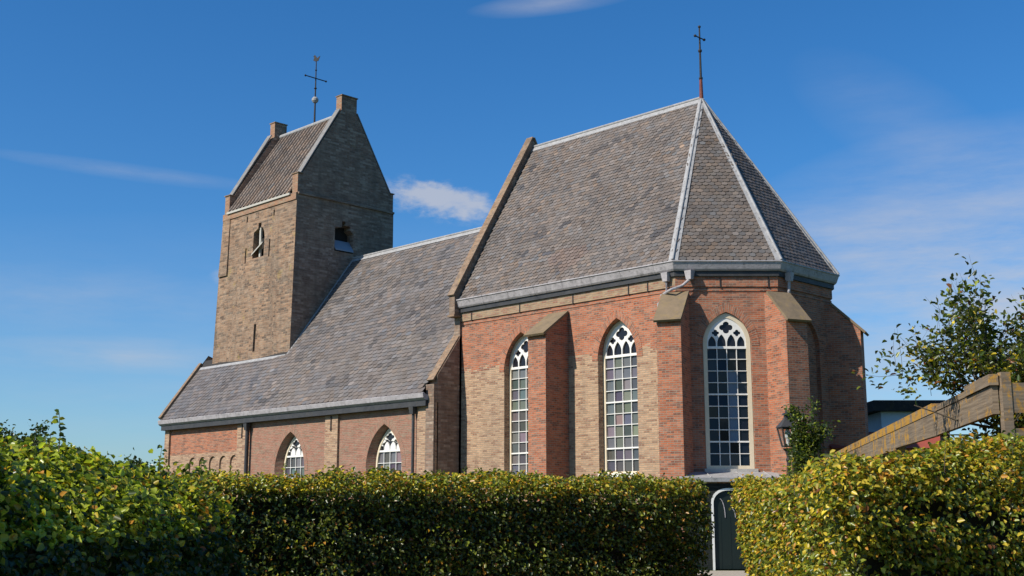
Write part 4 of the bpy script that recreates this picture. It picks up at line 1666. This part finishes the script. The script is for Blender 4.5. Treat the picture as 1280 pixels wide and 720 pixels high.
# young tree at the right, reaching over the timber fence
boughs = []
for r_, d_, z, L, z0 in ((-1.25, .1, .30, 1.55, 2.35), (-1.0, -.3, .75, 1.45, 2.5), (-.8, .4, 1.1, 1.35, 2.6), (-.35, -.2, 1.25, 1.3, 2.7), (.1, .3, 1.2, 1.25, 2.8),
                         (.5, -.3, 1.1, 1.3, 2.7), (.9, .2, .7, 1.3, 2.6), (-.6, -.9, .6, 1.1, 2.4), (.3, .9, .8, 1.1, 2.5), (-1.2, .5, 0.05, 1.25, 2.3), (-1, .2, .35, 1.2, 2.25), (-.7, -.3, .5, 1.1, 2.35), (.2, -.3, .7, 1.2, 2.5), (.6, .4, .6, 1.1, 2.4), (-1.3, -.1, .12, 1.7, 2.6), (-.5, .3, .9, 1.25, 2.5), (.1, -.5, .3, 1.0, 2.7), (-.4, -.6, .3, 1.1, 2.75), (.5, -.6, .45, 1.1, 2.75), (-.7, -.5, .2, 1.2, 2.7), (1, -.3, .3, 1.2, 2.8), (-.2, -.6, .8, 1.0, 2.6), (-.9, .6, .55, 1.2, 2.5)):
    boughs.append((z0 + .02, vec(r_, d_, z * .85), L, 0.022))
tree('tree', 'young tree with sparse small leaves leaning over the weathered timber fence', G(5.30, 12.6), [(a_ - 0.20, b_ * [1, 1, .74], c_ * 0.70, d_) for a_, b_, c_, d_ in boughs], 11, 0.064,
     [(3, GREEN), (4, OLIVE), (2, LIME), (1, DEEP), (0.8, YEL), (0.4, RUST)], trunk=(np.array([0, 0, 2.95]), 0.06), spread=0.5, kids=(5, 7), scatter=0.05, up=0.3,
     keep=lambda p: (p[:, 2] > 2.95 + 0.12 * np.sin(p[:, 0] * 9)) | (p @ RT > 4.36 + (p @ FW - 11) * 0.1616 + 0.25))

# climbing shrub beside the lamp
boughs = []
for k in range(26):
    a = rng.random() * 6.28
    r_ = 0.30 * math.sqrt(rng.random())
    boughs.append((0.4 + 2.3 * rng.random() ** .8, vec(math.cos(a) * .5, math.sin(a) * .5, .8), 0.22 + 0.28 * rng.random() ** 2, 0.010))
boughs += [(2.85, vec(.0, 0, 1), .42, .012), (2.65, vec(.6, .1, 1), .5, .012), (2.7, vec(-.3, .1, 1), .3, .01)]
tree('shrub', 'dense green climbing shrub growing up beside the black lantern', G(5.12, 21.3), boughs, 15, 0.062,
     [(4, GREEN), (1.5, DEEP), (2.5, OLIVE), (1.5, LIME)], cat='shrub', trunk=(np.array([0, 0, 3.0]), 0.035), spread=0.6, kids=(3, 5), scatter=0.05, aspect=0.6)

# ------------------------------------------------------------------ lamp post
LP = G(4.92, 21.9)
lamp = thing('street_lamp', LP, 'black wall-height lantern with glass sides on a post in front of the apse buttress', 'lamp')


def sq(c, w_, z, rot):
    return [np.array([c[0], c[1], z]) + (math.cos(rot + math.pi / 2 * i + math.pi / 4) * w_ / math.sqrt(2)) * np.array([1, 0, 0])
            + (math.sin(rot + math.pi / 2 * i + math.pi / 4) * w_ / math.sqrt(2)) * np.array([0, 1, 0]) for i in range(4)]


rot = 0.9


def lz(z):
    return 2.80 + (z - 2.9) * 0.76


mb = MB()
mb.tube([LP, LP + [0, 0, 2.2], LP + [0, 0, 2.75]], [0.05, 0.04, 0.03], 12)
mb.lathe(LP, [(0.11, 0), (0.11, .25), (.08, .3), (.055, .5)], 14)
mb.lathe(LP + [0, 0, 2.61], [(0.03, -.1), (.05, -.05), (.03, 0), (.055, .1), (.10, .15), (0, .16)], 14)
mb.build('post', M['iron'], lamp)
b0, b1 = sq(LP, 0.163, lz(2.90), rot), sq(LP, 0.279, lz(3.33), rot)
mb = MB()
for i in range(4):
    mb.bar(b0[i], b1[i], 0.024, 0.024)
    mb.bar(b0[i], b0[(i + 1) % 4], 0.022, 0.022)
    mb.bar(b1[i], b1[(i + 1) % 4], 0.026, 0.026)
mb.face(sq(LP, 0.163, lz(2.885), rot))
fr_l = mb.build('lantern_frame', M['iron'], lamp)
m, n = new_mat('lantern pane')
gl = n('ShaderNodeBsdfGlossy', {'Roughness': 0.05})
tr_ = n('ShaderNodeBsdfTransparent', {0: (0.86, 0.89, 0.9, 1)})
out(n, n('ShaderNodeMixShader', {0: 0.14, 1: tr_.outputs[0], 2: gl.outputs[0]}).outputs[0])
M['pane'] = m
for i in range(4):
    mb = MB()
    j = (i + 1) % 4
    mb.face([b0[i], b0[j], b1[j], b1[i]])
    mb.build('pane', M['pane'], fr_l)
mb = MB()
r0, r1, r2 = sq(LP, 0.333, lz(3.34), rot), sq(LP, 0.310, lz(3.37), rot), sq(LP, 0.100, lz(3.55), rot)
mb.hexa(r0, r1)
for i in range(4):
    j = (i + 1) % 4
    mb.face([r1[i], r1[j], r2[j], r2[i]])
mb.hexa(r2, sq(LP, 0.085, lz(3.63), rot))
mb.hexa(sq(LP, 0.155, lz(3.632), rot), sq(LP, 0.116, lz(3.68), rot))
mb.lathe(LP + [0, 0, lz(3.68)], [(0.03, 0), (.035, .03), (0, .07)], 10)
mb.build('lantern_roof', M['dark_metal'], lamp)
mb = MB()
mb.lathe(LP + [0, 0, lz(2.9)], [(0.028, 0), (.028, .13), (.045, .16), (.05, .24), (.03, .30), (0, .31)], 12)
mb.build('bulb', M['white'], lamp, smooth=True)

# ------------------------------------------------------------------ timber fence behind the right hedge
F0, F1 = np.array([4.36, 11.0]), np.array([6.72, 25.6])
fd = (F1 - F0) / np.linalg.norm(F1 - F0)


def fp(s_, z, off=0.0):
    r_, d_ = F0 + fd * s_ + np.array([fd[1], -fd[0]]) * off
    return G(r_, d_, z)


fence = thing('timber_fence', fp(0, 0), 'weathered grey timber fence of thick boards with orange lichen, behind the yellow hedge', 'fence')
FLn = np.linalg.norm(F1 - F0)
joints = [0.0, 3.0, 6.2, 10.4, FLn]
for k, (s0, s1) in enumerate(zip(joints, joints[1:])):
    for z0_, z1_, off in ((2.49, 2.745, 0.0), (2.06, 2.30, 0.02), (1.62, 1.84, 0.0), (1.15, 1.37, 0.01), (0.70, 0.92, 0.0)):
        if k > 1 and z0_ < 2.0:
            continue
        mb = MB()
        dz = rng.normal(0, 0.012)
        a, b = fp(s0 + .012, (z0_ + z1_) / 2 + dz, off), fp(s1 - .012, (z0_ + z1_) / 2 + rng.normal(0, .012), off)
        mb.bar(a, b, 0.055, z1_ - z0_)
        mb.build('board', M['wood'], fence, bevel=0.006)
mb = MB()
mb.bar(fp(-.02, 2.80, -0.01), fp(1.1, 2.80, -0.01), 0.08, 0.10)
mb.build('board_cap', M['wood'], fence, bevel=0.01)
mb = MB()
mb.bar(fp(1.12, 2.78, 0.01), fp(3.02, 2.78, 0.01), 0.09, 0.06)
for s0, s1 in ((3.04, 6.2), (6.22, 10.4), (10.42, FLn)):
    m2 = MB()
    m2.bar(fp(s0, 2.80, .01), fp(s1, 2.80, 0.01), 0.09, 0.11)
    m2.build('cap_rail', M['lichen_wood'], fence, bevel=0.012)
mb.build('cap_rail', M['wood'], fence, bevel=0.005)
for s_ in joints[:]:
    mb = MB()
    p = fp(s_, 0, 0.085)
    zt2 = 2.865 if s_ == 0 else 2.83
    wd = 0.085
    mb.bar(p, p + [0, 0, zt2], wd, wd, up=tuple(FW))
    mb.build('post', M['wood'], fence, bevel=0.008)
p0 = fp(-.03, 0, -.02)
for z0_, z1_ in ((2.50, 2.77), (2.12, 2.36), (1.7, 1.92), (1.2, 1.42)):
    mb = MB()
    mb.bar(p0 + RT * 0.10 + [0, 0, (z0_ + z1_) / 2], p0 + RT * 3.2 + FW * .25 + [0, 0, (z0_ + z1_) / 2], 0.05, z1_ - z0_)
    mb.build('board', M['wood'], fence, bevel=0.006)

# ------------------------------------------------------------------ outbuildings far to the right
M['red_tile'] = stone_mat('red roof tile', (0.32, 0.07, 0.045), (0.24, 0.06, 0.04), la=0.1)
M['tarred_roof'] = stone_mat('tarred roof felt', (0.02, 0.02, 0.02), (0.04, 0.038, 0.036), la=0.1, rough=0.95)
M['blue_wall'] = paint('pale blue boarding', (0.50, 0.60, 0.68), 0.8)


def block(name, label, cat, c, half, dirv, eave, ridge, wall_m, roof_m):
    t_ = thing(name, c, label, cat)
    u = np.array([dirv[0], dirv[1], 0.0])
    v = np.array([-u[1], u[0], 0.0])
    a, b = half
    q = [c + u * x * a + v * y * b for x, y in ((-1, -1), (1, -1), (1, 1), (-1, 1))]
    mb = MB()
    mb.hexa(q, [p + [0, 0, eave] for p in q])
    wl = mb.build('wall', wall_m, t_)
    e = 0.35
    qe = [c + u * x * (a + e) + v * y * (b + e) + [0, 0, eave + .003] for x, y in ((-1, -1), (1, -1), (1, 1), (-1, 1))]
    mb = MB()
    if ridge > eave + 0.6:
        r0_, r1_ = c - u * (a + e) + [0, 0, ridge], c + u * (a + e) + [0, 0, ridge]
        mb.face([qe[0], qe[1], r1_, r0_])
        mb.face([qe[2], qe[3], r0_, r1_])
        mb.face([qe[3], qe[0], r0_])
        mb.face([qe[1], qe[2], r1_])
        mb.face(qe[::-1])
    else:
        mb.hexa(qe, [p + [0, 0, ridge - eave] for p in qe])
    mb.build('roof', roof_m, t_)
    return t_, u, v, wl


o, u, v, wl = block('shed', 'flat dark roofed shed with pale blue boarding far beyond the timber fence', 'shed', G(15.0, 48), (1.0, 1.6), RT, 5.45, 5.85, M['blue_wall'], M['tarred_roof'])
o, u, v, wl = block('outbuilding', 'low brick outbuilding with red tiled roof half hidden behind the climbing shrub', 'outbuilding', G(12.2, 41), (1.6, 1.3), RT, 3.7, 4.32, M['red_brick'], M['red_tile'])

# ------------------------------------------------------------------ trees on the skyline at the left
for (r_, d_, hh, w_, lab) in ((-25.5, 62, 5.5, 2.4, 'distant dull green tree whose rounded top shows above the left hedge'),
                              (-20.6, 66, 4.4, 1.5, 'smaller distant tree just left of the church, its top showing over the hedge')):
    boughs = []
    for k in range(9):
        a = 6.28 * k / 9
        boughs.append((hh * (0.3 + 0.3 * rng.random()), vec(math.cos(a) * .8, math.sin(a) * .8, .7 + .4 * rng.random()), w_ * 0.8, 0.07))
    boughs.append((hh * .6, vec(0.05, 0, 1), hh * .28, .07))
    tree('tree', lab, G(r_, d_), boughs, 18, 0.20, [(3, GREEN), (2, DEEP), (2, OLIVE)], trunk=(np.array([0, 0, hh * .7]), .16), kids=(4, 6), scatter=0.16, aspect=0.7)
